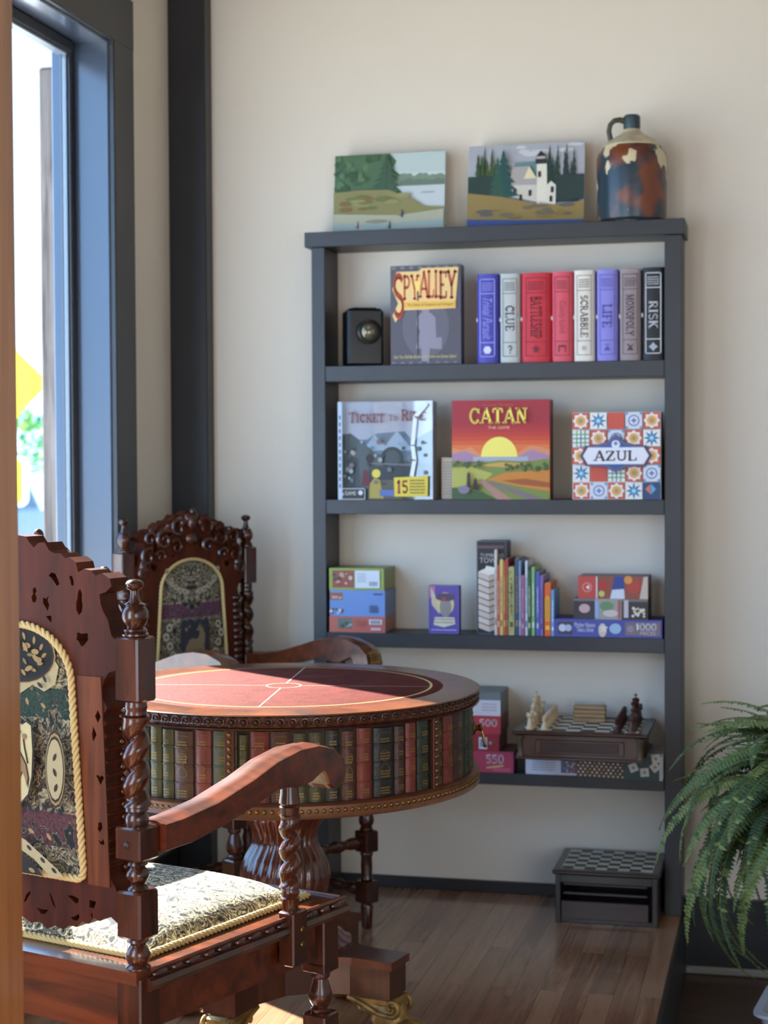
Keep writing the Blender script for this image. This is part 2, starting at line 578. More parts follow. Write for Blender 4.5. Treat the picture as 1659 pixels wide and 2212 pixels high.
class Art:
    """flat printed artwork laid on a face: origin O, unit axes U (right), V (up), N (outward)"""
    def __init__(self, O, U=(1, 0, 0), V=(0, 0, 1), N=(0, -1, 0), mb=None):
        self.O, self.U, self.V, self.N = Vector(O), Vector(U), Vector(V), Vector(N)
        self.mb = mb or MB()
        self.layer = 1
    def P(self, p):
        return self.O + self.U * p[0] + self.V * p[1] + self.N * (0.00025 * self.layer)
    def poly(self, pts, rgb, up=True):
        self.mb.add([self.P(p) for p in pts], [tuple(range(len(pts)))], flat(rgb) if isinstance(rgb, tuple) else rgb)
        if up:
            self.layer += 1
    def polys(self, ps, rgb):
        for p in ps:
            self.poly(p, rgb, False)
        self.layer += 1
    def rect(self, x0, y0, x1, y1, rgb):
        self.poly([(x0, y0), (x1, y0), (x1, y1), (x0, y1)], rgb)
    def rects(self, rs, rgb):
        self.polys([[(a, b), (c, b), (c, d), (a, d)] for a, b, c, d in rs], rgb)
    def disc(self, cx, cy, r, rgb, n=18, ry=None, a0=0, a1=360):
        self.poly(arc(cx, cy, r, ry or r, a0, a1, n)[:(-1 if a1 - a0 == 360 else None)], rgb)
    def frame(self, x0, y0, x1, y1, t, rgb):
        self.rects([(x0, y0, x1, y0 + t), (x0, y1 - t, x1, y1), (x0, y0, x0 + t, y1), (x1 - t, y0, x1, y1)], rgb)
    def line(self, pts, wd, rgb):
        self.polys(stroke(pts, wd), rgb)
    def text(self, s, x0, y0, x1, y1, rgb, rot=0, shear=0.0, offset=0.0, fit=True):
        """fills box x0..x1, y0..y1; rot=-90 reads downwards"""
        vs, fs = text_tris(s, shear, offset)
        self._place(vs, fs, x0, y0, x1, y1, rgb, rot)
    def _place(self, vs, fs, x0, y0, x1, y1, rgb, rot):
        if not vs:
            return
        ax, bx = min(v[0] for v in vs), max(v[0] for v in vs)
        ay, by = min(v[1] for v in vs), max(v[1] for v in vs)
        pts = []
        for v in vs:
            s_, t_ = (v[0] - ax) / (bx - ax), (v[1] - ay) / (by - ay)
            if rot == -90:
                s_, t_ = t_, 1 - s_
            pts.append((x0 + s_ * (x1 - x0), y0 + t_ * (y1 - y0)))
        self.mb.add([self.P(p) for p in pts], fs, flat(rgb) if isinstance(rgb, tuple) else rgb)
        self.layer += 1
    def slab(self, s, x0, y0, x1, y1, rgb, rot=0, caps=False):
        vs, fs = [], []
        x = 0
        for i, ch in enumerate(s):
            wdt, strokes, serifs = GL[ch]
            sc = 1.0 if (not caps or i == 0 or s[i - 1] == ' ') else 0.8
            for pts, t in strokes:
                for q in stroke(pts, t):
                    fs.append(tuple(range(len(vs), len(vs) + 4)))
                    vs += [(x + a * sc, b * sc + (1 - sc) * 0.1) for a, b in q]
            for a, b in serifs:
                yy = 0.0 if b < 0.5 else 0.92
                fs.append(tuple(range(len(vs), len(vs) + 4)))
                vs += [(x + c_ * sc, d_ * sc + (1 - sc) * 0.1) for c_, d_ in ((a - 0.17, yy), (a + 0.17, yy), (a + 0.17, yy + 0.08), (a - 0.17, yy + 0.08))]
            x += wdt * sc
        self._place(vs, fs, x0, y0, x1, y1, rgb, rot)
    def star(self, cx, cy, r, n, rgb, inner=0.45, rot=0):
        pts = []
        for i in range(2 * n):
            rr = r if i % 2 == 0 else r * inner
            a = PI * i / n + rot
            pts.append((cx + rr * math.sin(a), cy + rr * math.cos(a)))
        self.poly(pts, rgb)
    def scribble(self, x0, y0, x1, y1, rgb, rows=3, seed=1):
        q = random.Random(seed)
        rs = []
        h = (y1 - y0) / rows
        for k in range(rows):
            x = x0
            while x < x1:
                l = q.uniform(0.02, 0.12) * (x1 - x0) + 0.001
                rs.append((x, y0 + k * h + h * 0.25, min(x + l, x1), y0 + k * h + h * 0.7))
                x += l + 0.0012
        self.rects(rs, rgb)
    def build(self, name, parent):
        return self.mb.build(name, parent, smooth=False, fix=False)

def box_part(name, size, loc, material, parent=None, ch=0.0015, **k):
    mb = MB()
    mb.box((0, 0, size[2] / 2), size, material, ch)
    return mb.build(name, parent, loc=loc, smooth=False, **k)

# ------------------------------------------------------------------ common materials
def wall_material():
    m = mat('painted_plaster', (224, 216, 201), 0.75, bump=0.12, bscale=160)
    return m
WALL = wall_material()
BLK = mat('dark_trim_paint', (38, 40, 44), 0.38, vary=0.12, vscale=5, bump=0.03, bscale=60)
BLK2 = mat('bookcase_paint', (50, 51, 54), 0.42, vary=0.12, vscale=6, bump=0.05, bscale=70)
MAHOG = wood('mahogany', (30, 11, 5), (84, 36, 16), 0.25, 0.5, (1, 1, 0.1), 30)
MAHOG_H = wood('mahogany_lit', (50, 19, 8), (112, 50, 20), 0.3, 0.4, (0.12, 1, 1), 30)  # lighter, more orange copy for sunlit surfaces; sunlight put into the colour
BACKW = wood('back_wood', (46, 17, 7), (86, 36, 15), 0.5, 0.0, (1, 1, 0.12), 24)
BACKW.node_tree.nodes['Principled BSDF'].inputs['Specular IOR Level'].default_value = 0.2
STILE = wood('stile_wood', (70, 32, 12), (122, 64, 28), 0.5, 0.0, (1, 1, 0.08), 30)
STILE.node_tree.nodes['Principled BSDF'].inputs['Specular IOR Level'].default_value = 0.25
PINE = wood('varnished_pine', (150, 92, 48), (196, 134, 78), 0.3, 0.5, (1, 1, 0.05), 26)
ROPE = mat('gold_cord', (192, 168, 112), 0.7)
BRASS = mat('aged_brass', (138, 106, 60), 0.36, metal=1.0)
GILT = mat('gilded_carving', (150, 118, 66), 0.42, metal=0.5, vary=0.5, vscale=40, bump=0.3, bscale=60)
BRONZE = mat('bronzed_carving', (74, 40, 26), 0.35, metal=0.2, coat=0.4, vary=0.3, vscale=60)

XL = -0.48          # left wall plane
# ------------------------------------------------------------------ room shell
PLAT = planks('oak_planks', [(84, 60, 48), (142, 106, 80), (164, 124, 94), (126, 84, 60), (186, 144, 110)], 0.060, 0.9, PI / 2, 0.26, 0.5)
LOWF = planks('dark_planks', [(60, 40, 28), (92, 66, 46), (74, 52, 36), (108, 78, 54)], 0.12, 1.6, 0.0, 0.35, 0.2)
mb = MB(); mb.box((0.2265, -3.56, -0.1), (1.693, 7.12, 0.2), PLAT)
struct('floor', mb, 'brown oak plank floor of the raised platform', smooth=False)
mb = MB(); mb.box((2.72, -3.6, -0.25), (3.3, 7.9, 0.1), LOWF)
struct('floor', mb, 'dark plank floor one step below the platform', smooth=False)
mb = MB(); mb.box((1.0765, -3.56, -0.105), (0.012, 7.12, 0.185), BLK)
struct('trim_3', mb, 'black riser of the platform step', smooth=False)
mb = MB(); mb.box((1.75, 0.075, 1.5), (5.0, 0.15, 3.7), WALL)
struct('wall_back', mb, 'cream plaster wall behind the bookcase', smooth=False)
Y0, Y1, Z0, Z1 = -2.75, -0.54, 0.42, 2.47
mb = MB()
mb.box((XL - 0.08, (Y1 + 0.0) / 2, 1.6), (0.16, -Y1, 3.6), WALL)
for a_, b_, c_, d_ in ((-7.5, -5.6, -0.2, 3.4), (-3.6, Y0, -0.2, 3.4), (-5.6, -3.6, -0.2, Z0), (-5.6, -3.6, Z1, 3.4)):  # pieces leave an unseen second opening, added to let in more light
    mb.box((XL - 0.08, (a_ + b_) / 2, (c_ + d_) / 2), (0.16, b_ - a_, d_ - c_), WALL)
mb.box((XL - 0.08, (Y0 + Y1) / 2, (Z0 - 0.2) / 2), (0.16, Y1 - Y0, Z0 + 0.2), WALL)
mb.box((XL - 0.08, (Y0 + Y1) / 2, (Z1 + 3.4) / 2), (0.16, Y1 - Y0, 3.4 - Z1), WALL)
struct('wall_left', mb, 'cream wall with the tall dark-framed window', smooth=False)
mb = MB(); mb.box((1.8, -7.58, 1.5), (5.2, 0.16, 3.7), WALL)
struct('wall_rear', mb, smooth=False)
mb = MB(); mb.box((4.32, -3.8, 1.5), (0.16, 7.7, 3.7), WALL)
struct('wall_right', mb, smooth=False)
mb = MB(); mb.box((1.8, -3.75, 3.42), (5.2, 7.8, 0.12), mat('ceiling_boards', (124, 104, 82), 0.8))
struct('ceiling', mb, smooth=False)

# window: casing, jamb lining, sash, glass
win = empty('window_1', (XL, (Y0 + Y1) / 2, Z0))
win['kind'] = 'structure'
win['label'] = 'tall window in the left wall with a dark painted frame'
def wpart(name, boxes, m, ch=0.003):
    mb = MB()
    for c, s in boxes:
        mb.box((c[0] - XL, c[1] - (Y0 + Y1) / 2, c[2] - Z0), s, m, ch)
    return mb.build(name, win, smooth=False)
cw = 0.145
wpart('window_casing', [((XL + 0.013, Y1 + cw / 2 - 0.006, (Z0 + Z1) / 2 + 0.06), (0.026, cw, Z1 - Z0 + 0.12)),
                        ((XL + 0.013, Y0 - cw / 2 + 0.006, (Z0 + Z1) / 2 + 0.06), (0.026, cw, Z1 - Z0 + 0.12)),
                        ((XL + 0.0135, (Y0 + Y1) / 2, Z1 + cw / 2 - 0.006), (0.027, Y1 - Y0 + 2 * cw - 0.012, cw))], BLK)
wpart('window_sill', [((XL + 0.03, (Y0 + Y1) / 2, Z0 - 0.02), (0.1, Y1 - Y0 + 2 * cw + 0.04, 0.036)),
                      ((XL + 0.012, (Y0 + Y1) / 2, Z0 - 0.09), (0.022, Y1 - Y0 + 2 * cw, 0.1))], BLK)
wpart('window_jamb', [((XL - 0.075, Y1 - 0.006, (Z0 + Z1) / 2), (0.17, 0.012, Z1 - Z0)),
                      ((XL - 0.075, Y0 + 0.006, (Z0 + Z1) / 2), (0.17, 0.012, Z1 - Z0)),
                      ((XL - 0.075, (Y0 + Y1) / 2, Z1 - 0.006), (0.17, Y1 - Y0 - 0.024, 0.012)),
                      ((XL - 0.075, (Y0 + Y1) / 2, Z0 + 0.006), (0.17, Y1 - Y0 - 0.024, 0.012))], mat('satin_dark_paint', (66, 76, 92), 0.22, coat=0.6))
fx = XL - 0.105
fw = 0.030
wpart('window_frame', [((fx, Y1 - 0.012 - fw / 2, (Z0 + Z1) / 2), (0.032, fw, Z1 - Z0 - 0.024)),
                       ((fx, Y0 + 0.012 + fw / 2, (Z0 + Z1) / 2), (0.032, fw, Z1 - Z0 - 0.024)),
                       ((fx, (Y0 + Y1) / 2, Z1 - 0.012 - fw / 2), (0.05, Y1 - Y0 - 0.024 - 2 * fw, fw)),
                       ((fx, (Y0 + Y1) / 2, Z0 + 0.012 + fw / 2), (0.05, Y1 - Y0 - 0.024 - 2 * fw, fw))], BLK)
wpart('window_bead', [((fx, Y1 - 0.012 - fw - 0.004, (Z0 + Z1) / 2), (0.012, 0.005, Z1 - Z0 - 0.09)),
                      ((fx, (Y0 + Y1) / 2, Z1 - 0.012 - fw - 0.004), (0.03, Y1 - Y0 - 0.12, 0.008))], mat('grey_bead', (120, 128, 140), 0.3), 0.001)
wpart('window_pane', [((fx, (Y0 + Y1) / 2, (Z0 + Z1) / 2), (0.005, Y1 - Y0 - 0.1, Z1 - Z0 - 0.1))], glass_mat('window_glass'), 0)

added_win = empty('added_window', (XL, -4.6, Z0))  # unseen window added behind the camera to go with the left fill light
added_win['kind'] = 'structure'
mb = MB()
for yy in (-1.08, 1.08):
    mb.box((0.013, yy, 1.02), (0.026, 0.15, 2.3), BLK, 0.003)
    mb.box((-0.115, yy * 0.9, 1.02), (0.05, 0.06, 2.04), BLK, 0.003)
for zz in (-0.06, 2.1):
    mb.box((0.014, 0, zz), (0.028, 2.3, 0.14), BLK, 0.003)
mb.build('window_casing', added_win, smooth=False)
mb = MB(); mb.box((-0.115, 0, 1.02), (0.005, 1.99, 2.04), _M.get('window_glass') or bpy.data.materials['window_glass'])
mb.build('window_pane', added_win, smooth=False)

# corner post, baseboards, pine post
mb = MB(); mb.box((XL + 0.06, -0.031, 1.68), (0.12, 0.062, 3.36), BLK, 0.003)
struct('trim_1', mb, 'dark painted vertical board in the room corner', smooth=False)
mb = MB(); mb.box(((XL + 0.12 + 1.073) / 2, -0.008, 0.017), (1.073 - XL - 0.12, 0.016, 0.034), BLK, 0.002)
struct('baseboard_back', mb, smooth=False)
mb = MB(); mb.box((2.66, -0.012, -0.09), (3.16, 0.024, 0.22), BLK, 0.002)
mb.box((2.66, -0.03, -0.188), (3.16, 0.016, 0.022), mat('quarter_round', (150, 150, 146), 0.5), 0.004)
struct('baseboard_back', mb, 'tall black board along the wall below the fern', smooth=False)
mb = MB(); mb.box((XL + 0.009, -3.8, 0.05), (0.018, 7.45, 0.1), BLK, 0.002)
struct('baseboard_left', mb, smooth=False)
mb = MB(); mb.box((0.313, -2.952, 1.68), (0.14, 0.13, 3.36), PINE, 0.012)
mb.box((0.313, -2.952, 1.68), (0.12, 0.136, 3.36), PINE, 0.01)
struct('trim_2', mb, 'varnished pine post at the left edge of the view')

# ------------------------------------------------------------------ outside
GZ = -0.6
mb = MB(); mb.box((-35.5, 10, GZ - 0.1), (69.5, 120, 0.2), mat('pale_asphalt', (170, 168, 162), 0.9, vary=0.2, vscale=0.6))
struct('ground', mb, smooth=False)

pp = empty('porch_post', (-1.3, 0.90, GZ), 0, 'weathered grey-brown timber post standing outside the window', 'post')
mb = MB(); mb.box((0, 0, 1.68), (0.085, 0.085, 3.36), wood('weathered_timber', (52, 42, 38), (118, 108, 102), 0.9, 0.0, (1, 1, 0.06), 30, 0.5), 0.01)
mb.build('shaft', pp, smooth=False)
mb = MB(); mb.box((0, 0, 3.4), (0.13, 0.13, 0.08), mat('pale_grey_timber', (160, 160, 172), 0.8), 0.01)
mb.build('capital', pp, smooth=False)

def ray_at(px, py, d):
    f = 3600.0
    v = fwd + r2 * ((px - 829.5) / f) - u2 * ((py - 1106) / f)
    return CAM + v * d
p = ray_at(-20, 828, 15)
sg = empty('road_sign', (p.x, p.y, GZ), YAW * -1.0, 'yellow diamond warning sign with a smaller yellow plate below it, outside', 'road sign')
YEL = mat('sign_yellow', (238, 226, 20), 0.4)
def rrect(w_, h_, r_, n=5):
    return (arc(w_ / 2 - r_, h_ / 2 - r_, r_, r_, 0, 90, n) + arc(-w_ / 2 + r_, h_ / 2 - r_, r_, r_, 90, 180, n) +
            arc(-w_ / 2 + r_, -h_ / 2 + r_, r_, r_, 180, 270, n) + arc(w_ / 2 - r_, -h_ / 2 + r_, r_, r_, 270, 360, n))
zc = p.z - GZ
mb = MB()
mb.prism([(x * 0.7071 - y * 0.7071, x * 0.7071 + y * 0.7071 + zc) for x, y in rrect(0.76, 0.76, 0.05)], -0.004, 0.0, YEL)
mb.build('diamond_plate', sg, smooth=False)
mb = MB()
mb.prism([(x * 0.7071 - y * 0.7071, x * 0.7071 + y * 0.7071 + zc) for x, y in rrect(0.71, 0.71, 0.04)], -0.006, -0.003, mat('sign_gold', (214, 200, 30), 0.4))
mb.prism([(x * 0.7071 - y * 0.7071, x * 0.7071 + y * 0.7071 + zc) for x, y in rrect(0.68, 0.68, 0.04)], -0.008, -0.004, YEL)
mb.build('border', sg, smooth=False)
p2 = ray_at(-10, 1040, 15)
mb = MB()
mb.prism([(x + 0.08, y + p2.z - GZ) for x, y in rrect(0.5, 0.46, 0.08)], -0.004, 0.0, mat('sign_white', (236, 236, 230), 0.4))
mb.prism([(x + 0.08, y + p2.z - GZ) for x, y in rrect(0.40, 0.40, 0.06)], -0.008, -0.003, YEL)
mb.build('lower_plate', sg, smooth=False)
mb = MB(); mb.box((0, 0.03, (zc + 0.6) / 2), (0.06, 0.05, zc + 0.6), mat('galvanised', (150, 152, 150), 0.4, metal=0.7))
mb.build('sign_pole', sg, smooth=False)

def bush(px, base_d, h, w_, label, greens, seed):
    q = random.Random(seed)
    c = ray_at(px, 1100, base_d)
    r = empty('bush', (c.x, c.y, GZ), 0, label, 'bush', None)
    mb = MB()
    gm = [mat('leaf_%d_%d_%d' % g, g, 0.7) for g in greens]
    for i in range(900):
        a = q.uniform(0, 2 * PI); ph = q.uniform(-0.2, 1) * PI / 2
        rr = q.uniform(0.75, 1.0)
        P_ = Vector((math.cos(a) * math.cos(ph) * w_ * rr, math.sin(a) * math.cos(ph) * w_ * rr * 0.6, h * 0.42 + math.sin(ph) * h * 0.58 * rr))
        s = q.uniform(0.1, 0.22)
        d1 = Vector((q.uniform(-1, 1), q.uniform(-1, 1), q.uniform(-1, 1))).normalized() * s
        d2 = Vector((q.uniform(-1, 1), q.uniform(-1, 1), q.uniform(-1, 1))).normalized() * s
        mb.add([P_, P_ + d1, P_ + d1 + d2, P_ + d2], [(0, 1, 2, 3)], gm[q.randrange(len(gm))])
    mb.build('foliage', r, smooth=False, fix=False)
    mb = MB()
    mb.tube([(0, 0, 0), (0.05, 0, h * 0.3), (0, 0.05, h * 0.7)], [0.12, 0.09, 0.05], mat('bark', (92, 76, 60), 0.9))
    mb.build('trunk', r)
G1 = [(120, 168, 60), (92, 146, 62), (160, 196, 70), (70, 128, 70)]
G2 = [(84, 140, 92), (110, 168, 84), (64, 116, 84)]
bush(-160, 44, 4.0, 2.0, 'bright green bush left of the warning sign, across the road', G1, 3)
bush(20, 52, 3.9, 1.7, 'bright green bush behind the yellow sign across the road', G1, 4)
bush(190, 46, 3.9, 1.9, 'bluish green bush behind the timber post across the road', G2, 5)

def van(px, d, rz, body, label):
    c = ray_at(px, 1150, d)
    r = empty('parked_car', (c.x, c.y, GZ), rz, label, 'car')
    B = mat('car_paint_%d' % body[0], body, 0.25, coat=0.5)
    G = mat('car_glass', (40, 52, 64), 0.08)
    mb = MB()
    mb.prism([(-2.1, 0.35), (2.1, 0.35), (2.15, 0.8), (2.0, 0.95), (1.1, 1.05), (-2.1, 1.05)], -0.88, 0.88, B, 'y')
    mb.prism([(-2.0, 1.05), (1.1, 1.05), (0.55, 1.7), (-1.85, 1.72)], -0.78, 0.78, B, 'y')
    mb.build('car_body', r, smooth=False)
    mb = MB()
    mb.prism([(-1.85, 1.1), (0.95, 1.1), (0.5, 1.6), (-1.75, 1.6)], -0.8, 0.8, G, 'y')
    mb.prism([(1.12, 1.1), (0.62, 1.64), (0.58, 1.64), (1.05, 1.1)], -0.7, 0.7, G, 'y')
    mb.build('windows', r, smooth=False)
    for x in (-1.3, 1.35):
        for y in (-0.85, 0.85):
            mb = MB()
            mb.lathe([(-0.1, 0.25), (-0.1, 0.34), (0.1, 0.34), (0.1, 0.25)], mat('tyre', (26, 26, 28), 0.8), seg=18, T=Matrix.Translation((x, y, 0.34)) @ Matrix.Rotation(PI / 2, 4, 'X'))
            mb.build('wheel', r)
van(95, 36, 1.9, (236, 238, 240), 'white car parked outside beyond the window')
van(-60, 30, 1.5, (86, 104, 132), 'blue-grey car parked outside below the yellow sign')
bl = empty('roadside_wall', (ray_at(60, 1100, 50).x, ray_at(60, 1100, 50).y, GZ), 0.3, 'long low white wall across the road', 'wall')
mb = MB(); mb.box((0, 0.0, 0.45), (16, 0.3, 0.9), mat('white_render', (238, 238, 236), 0.8)); mb.build('wall_body', bl, smooth=False)
mb = MB(); mb.box((0, 0.0, 0.93), (16.1, 0.4, 0.06), mat('stone_coping', (214, 212, 206), 0.8), 0.01); mb.build('coping', bl, smooth=False)

# ------------------------------------------------------------------ bookcase
BD = 0.156
bc = empty('bookcase', (0.538, -BD / 2 - 0.002, 0), 0, 'tall dark grey open bookcase standing against the cream wall', 'bookcase')
def bpart(name, c, s):
    mb = MB(); mb.box((c[0] - 0.538, c[1] + BD / 2 + 0.002, c[2]), s, BLK2, 0.0015)
    return mb.build(name, bc, smooth=False)
bpart('side_panel', (0.020, -BD / 2 - 0.002, 0.961), (0.040, BD - 0.004, 1.922))
bpart('side_panel', (1.053, -BD / 2 - 0.002, 0.961), (0.047, BD - 0.004, 1.922))
bpart('top_board', (0.533, -BD / 2 - 0.004, 1.945), (1.105, BD + 0.004, 0.044))
SH = [(1.573, 1.527), (1.180, 1.137), (0.787, 0.745), (0.387, 0.353)]
for a, b in SH:
    bpart('shelf', (0.5345, -BD / 2 - 0.002, (a + b) / 2), (0.989, BD - 0.006, a - b))
S0, S1, S2, S3, S4 = 1.967, 1.573, 1.180, 0.787, 0.387

# ------------------------------------------------------------------ things on the bookcase
# shelf coordinates: photo columns read on the front plane of the case, in metres
def X1(px): return 0.068 + (px - 725) * 0.0013492
def X2(px): return 0.077 + (px - 733) * 0.0013529
def X3(px): return 0.0455 + (px - 712) * 0.0013563
def X4(px): return 0.494 + (px - 1035) * 0.00133
def X0(px): return 0.0495 + (px - 719) * 0.001359
FY = -0.150

def carton(name, x0, x1, z0, z1, depth, rgb, label, cat, group=None, y=FY, rz=0.0, side=None, ch=0.001):
    """box-shaped thing whose front face lies at y; returns root, width, height"""
    w_, h_ = x1 - x0, z1 - z0
    r = empty(name, ((x0 + x1) / 2, y + depth / 2, z0), rz, label, cat, group)
    mb = MB()
    mb.box((0, 0, h_ / 2), (w_, depth, h_), mat('card_%d_%d_%d' % (side or rgb), side or rgb, 0.45), ch)
    mb.build('box_body', r, smooth=False)
    a = Art((-w_ / 2, -depth / 2, 0))
    a.w, a.h, a.d = w_, h_, depth
    return r, a

# paintings -----------------------------------------------------------------
def canvas(name, px0, px1, h_, label, tilt):
    x0, x1 = X0(px0), X0(px1)
    r = bpy.data.objects.new(name, None); COL.objects.link(r)
    r.location = ((x0 + x1) / 2, -0.075, S0 + 0.0012)
    r.rotation_euler = (-tilt, 0, 0)
    tag(r, label, 'painting')
    w_ = x1 - x0
    mb = MB(); mb.box((0, 0, h_ / 2), (w_, 0.018, h_), mat('canvas_edge', (206, 204, 196), 0.8), 0.001)
    mb.build('stretched_canvas', r, smooth=False)
    a = Art((-w_ / 2, -0.009, 0)); a.w, a.h = w_, h_
    return r, a
def jag(x0, x1, yb, yt, n, amp, q):
    pts = [(x0, yb)]
    for i in range(n + 1):
        x = x0 + (x1 - x0) * i / n
        pts.append((x, yt + q.uniform(-amp, amp)))
    return pts + [(x1, yb)]
def fir(a, cx, yb, yt, hw, rgb, q, n=7):
    pts = [(cx, yt)]
    for i in range(1, n + 1):
        y = yt + (yb - yt) * i / n
        k = hw * i / n
        pts.append((cx + k * q.uniform(0.8, 1.15), y + 0.002)); pts.append((cx + k * 0.5, y))
    pts.append((cx, yb))
    for i in range(n, 0, -1):
        y = yt + (yb - yt) * i / n
        k = hw * i / n
        pts.append((cx - k * 0.5, y)); pts.append((cx - k * q.uniform(0.8, 1.15), y + 0.002))
    a.poly(pts, rgb)
q = random.Random(5)
r, a = canvas('painting', 719, 966, 0.237, 'small canvas painting of a pine shore with grey water, left on the bookcase top', 0.10)
W_, H_ = a.w, a.h
a.rect(0, 0, W_, H_, (186, 204, 200))
a.rect(0.5 * W_, 0.55 * H_, W_, 0.75 * H_, (196, 212, 210))
a.poly(jag(0.55 * W_, W_, 0.58 * H_, 0.72 * H_, 16, 0.006, q), (122, 142, 124))
a.poly(jag(0.60 * W_, W_, 0.58 * H_, 0.66 * H_, 12, 0.004, q), (104, 124, 108))
a.rect(0.5 * W_, 0.30 * H_, W_, 0.57 * H_, (196, 206, 208))
a.disc(0.85 * W_, 0.49 * H_, 0.024, (160, 168, 172), 14, 0.003)
a.poly([(0, 0.2 * H_), (0, H_), (0.50 * W_, H_), (0.56 * W_, 0.9 * H_), (0.53 * W_, 0.8 * H_), (0.60 * W_, 0.72 * H_), (0.52 * W_, 0.62 * H_), (0.62 * W_, 0.5 * H_), (0.4 * W_, 0.45 * H_)], (78, 110, 78))
for k in range(26):
    a.disc(q.uniform(0.02, 0.5) * W_, q.uniform(0.55, 0.97) * H_, q.uniform(0.008, 0.016), [(66, 98, 68), (92, 124, 86), (58, 88, 62)][k % 3], 8, q.uniform(0.006, 0.012))
fir(a, 0.48 * W_, 0.5 * H_, 0.99 * H_, 0.05, (62, 92, 70), q)
a.line([(0.48 * W_, 0.5 * H_), (0.48 * W_, 0.99 * H_)], 0.003, (60, 74, 56))
a.poly([(0, 0.18 * H_), (0, 0.52 * H_), (0.25 * W_, 0.54 * H_), (0.5 * W_, 0.53 * H_), (0.7 * W_, 0.42 * H_), (0.82 * W_, 0.31 * H_), (W_, 0.29 * H_), (W_, 0.22 * H_), (0.4 * W_, 0.16 * H_)], (138, 134, 86))
for k in range(16):
    a.disc(q.uniform(0.10, 0.65) * W_, q.uniform(0.26, 0.46) * H_, q.uniform(0.015, 0.03), [(128, 104, 62), (150, 146, 92), (112, 118, 70)][k % 3], 10, q.uniform(0.004, 0.01))
a.poly([(0, 0), (0, 0.24 * H_), (0.3 * W_, 0.22 * H_), (0.6 * W_, 0.2 * H_), (W_, 0.26 * H_), (W_, 0)], (178, 178, 154))
a.poly([(0, 0), (0, 0.12 * H_), (0.5 * W_, 0.10 * H_), (W_, 0.13 * H_), (W_, 0)], (158, 176, 172))
a.disc(0.4 * W_, 0.13 * H_, 0.035, (146, 146, 120), 14, 0.006)
for fx_, fz_, c1 in ((0.23, 0.04, (150, 60, 56)), (0.63, 0.17, (44, 60, 96)), (0.52, 0.03, (60, 66, 60))):
    a.poly([(fx_ * W_ - 0.003, fz_ * H_), (fx_ * W_ + 0.003, fz_ * H_), (fx_ * W_ + 0.002, fz_ * H_ + 0.017), (fx_ * W_ - 0.002, fz_ * H_ + 0.017)], c1)
    a.disc(fx_ * W_, fz_ * H_ + 0.02, 0.0025, (60, 44, 40), 8)
    a.line([(fx_ * W_ - 0.009, fz_ * H_ + 0.004), (fx_ * W_ + 0.004, fz_ * H_ + 0.012)], 0.0018, (60, 60, 66))
a.build('picture', r)

r, a = canvas('painting', 1018, 1268, 0.246, 'small canvas painting of a white lighthouse among firs, middle of the bookcase top', 0.10)
W_, H_ = a.w, a.h
a.rect(0, 0, W_, H_, (168, 172, 180))
for k in range(8):
    a.disc(q.uniform(0.3, 0.95) * W_, q.uniform(0.86, 0.97) * H_, q.uniform(0.015, 0.03), (200, 202, 206), 12, q.uniform(0.004, 0.007))
a.rect(0.40 * W_, 0.55 * H_, 0.75 * W_, 0.78 * H_, (104, 140, 142))
for k in range(24):
    cx = (0.08 + 0.23 * q.random()) * W_ if k % 2 else (0.62 + 0.30 * q.random()) * W_
    fir(a, cx, 0.28 * H_, q.uniform(0.78, 0.99) * H_, q.uniform(0.012, 0.02), [(34, 62, 50), (48, 76, 44), (30, 54, 54), (62, 84, 40)][k % 4], q)
a.rect(0, 0.3 * H_, 0.24 * W_, 0.62 * H_, (38, 60, 56))
a.rect(0.76 * W_, 0.3 * H_, W_, 0.6 * H_, (36, 58, 56))
a.poly([(0.36 * W_, 0.55 * H_), (0.39 * W_, 0.72 * H_), (0.53 * W_, 0.72 * H_), (0.59 * W_, 0.58 * H_)], (172, 166, 160))
a.poly([(0.53 * W_, 0.72 * H_), (0.48 * W_, 0.56 * H_), (0.60 * W_, 0.56 * H_)], (222, 216, 178))
a.poly([(0.38 * W_, 0.36 * H_), (0.38 * W_, 0.56 * H_), (0.6 * W_, 0.56 * H_), (0.62 * W_, 0.28 * H_)], (206, 202, 190))
a.poly([(0.36 * W_, 0.50 * H_), (0.43 * W_, 0.57 * H_), (0.62 * W_, 0.57 * H_), (0.61 * W_, 0.49 * H_)], (170, 166, 164))
a.poly([(0.60 * W_, 0.24 * H_), (0.595 * W_, 0.74 * H_), (0.68 * W_, 0.74 * H_), (0.69 * W_, 0.24 * H_)], (226, 222, 206))
a.poly([(0.60 * W_, 0.24 * H_), (0.60 * W_, 0.3 * H_), (0.68 * W_, 0.2 * H_), (0.76 * W_, 0.24 * H_), (0.76 * W_, 0.48 * H_), (0.72 * W_, 0.53 * H_), (0.68 * W_, 0.48 * H_), (0.67 * W_, 0.2 * H_)], (222, 218, 204))
a.rect(0.585 * W_, 0.74 * H_, 0.68 * W_, 0.80 * H_, (40, 42, 48))
a.rect(0.60 * W_, 0.80 * H_, 0.665 * W_, 0.83 * H_, (180, 180, 170))
a.poly([(0.59 * W_, 0.83 * H_), (0.63 * W_, 0.90 * H_), (0.675 * W_, 0.83 * H_)], (30, 30, 36))
for x_, z_ in ((0.46, 0.31), (0.54, 0.36), (0.62, 0.58), (0.73, 0.39), (0.72, 0.28), (0.41, 0.38)):
    a.rect((x_ - 0.012) * W_, z_ * H_, (x_ + 0.012) * W_, (z_ + 0.07) * H_, (44, 46, 50))
fir(a, 0.31 * W_, 0.36 * H_, 0.93 * H_, 0.045, (30, 78, 74), q)
fir(a, 0.26 * W_, 0.36 * H_, 0.85 * H_, 0.03, (44, 86, 70), q)
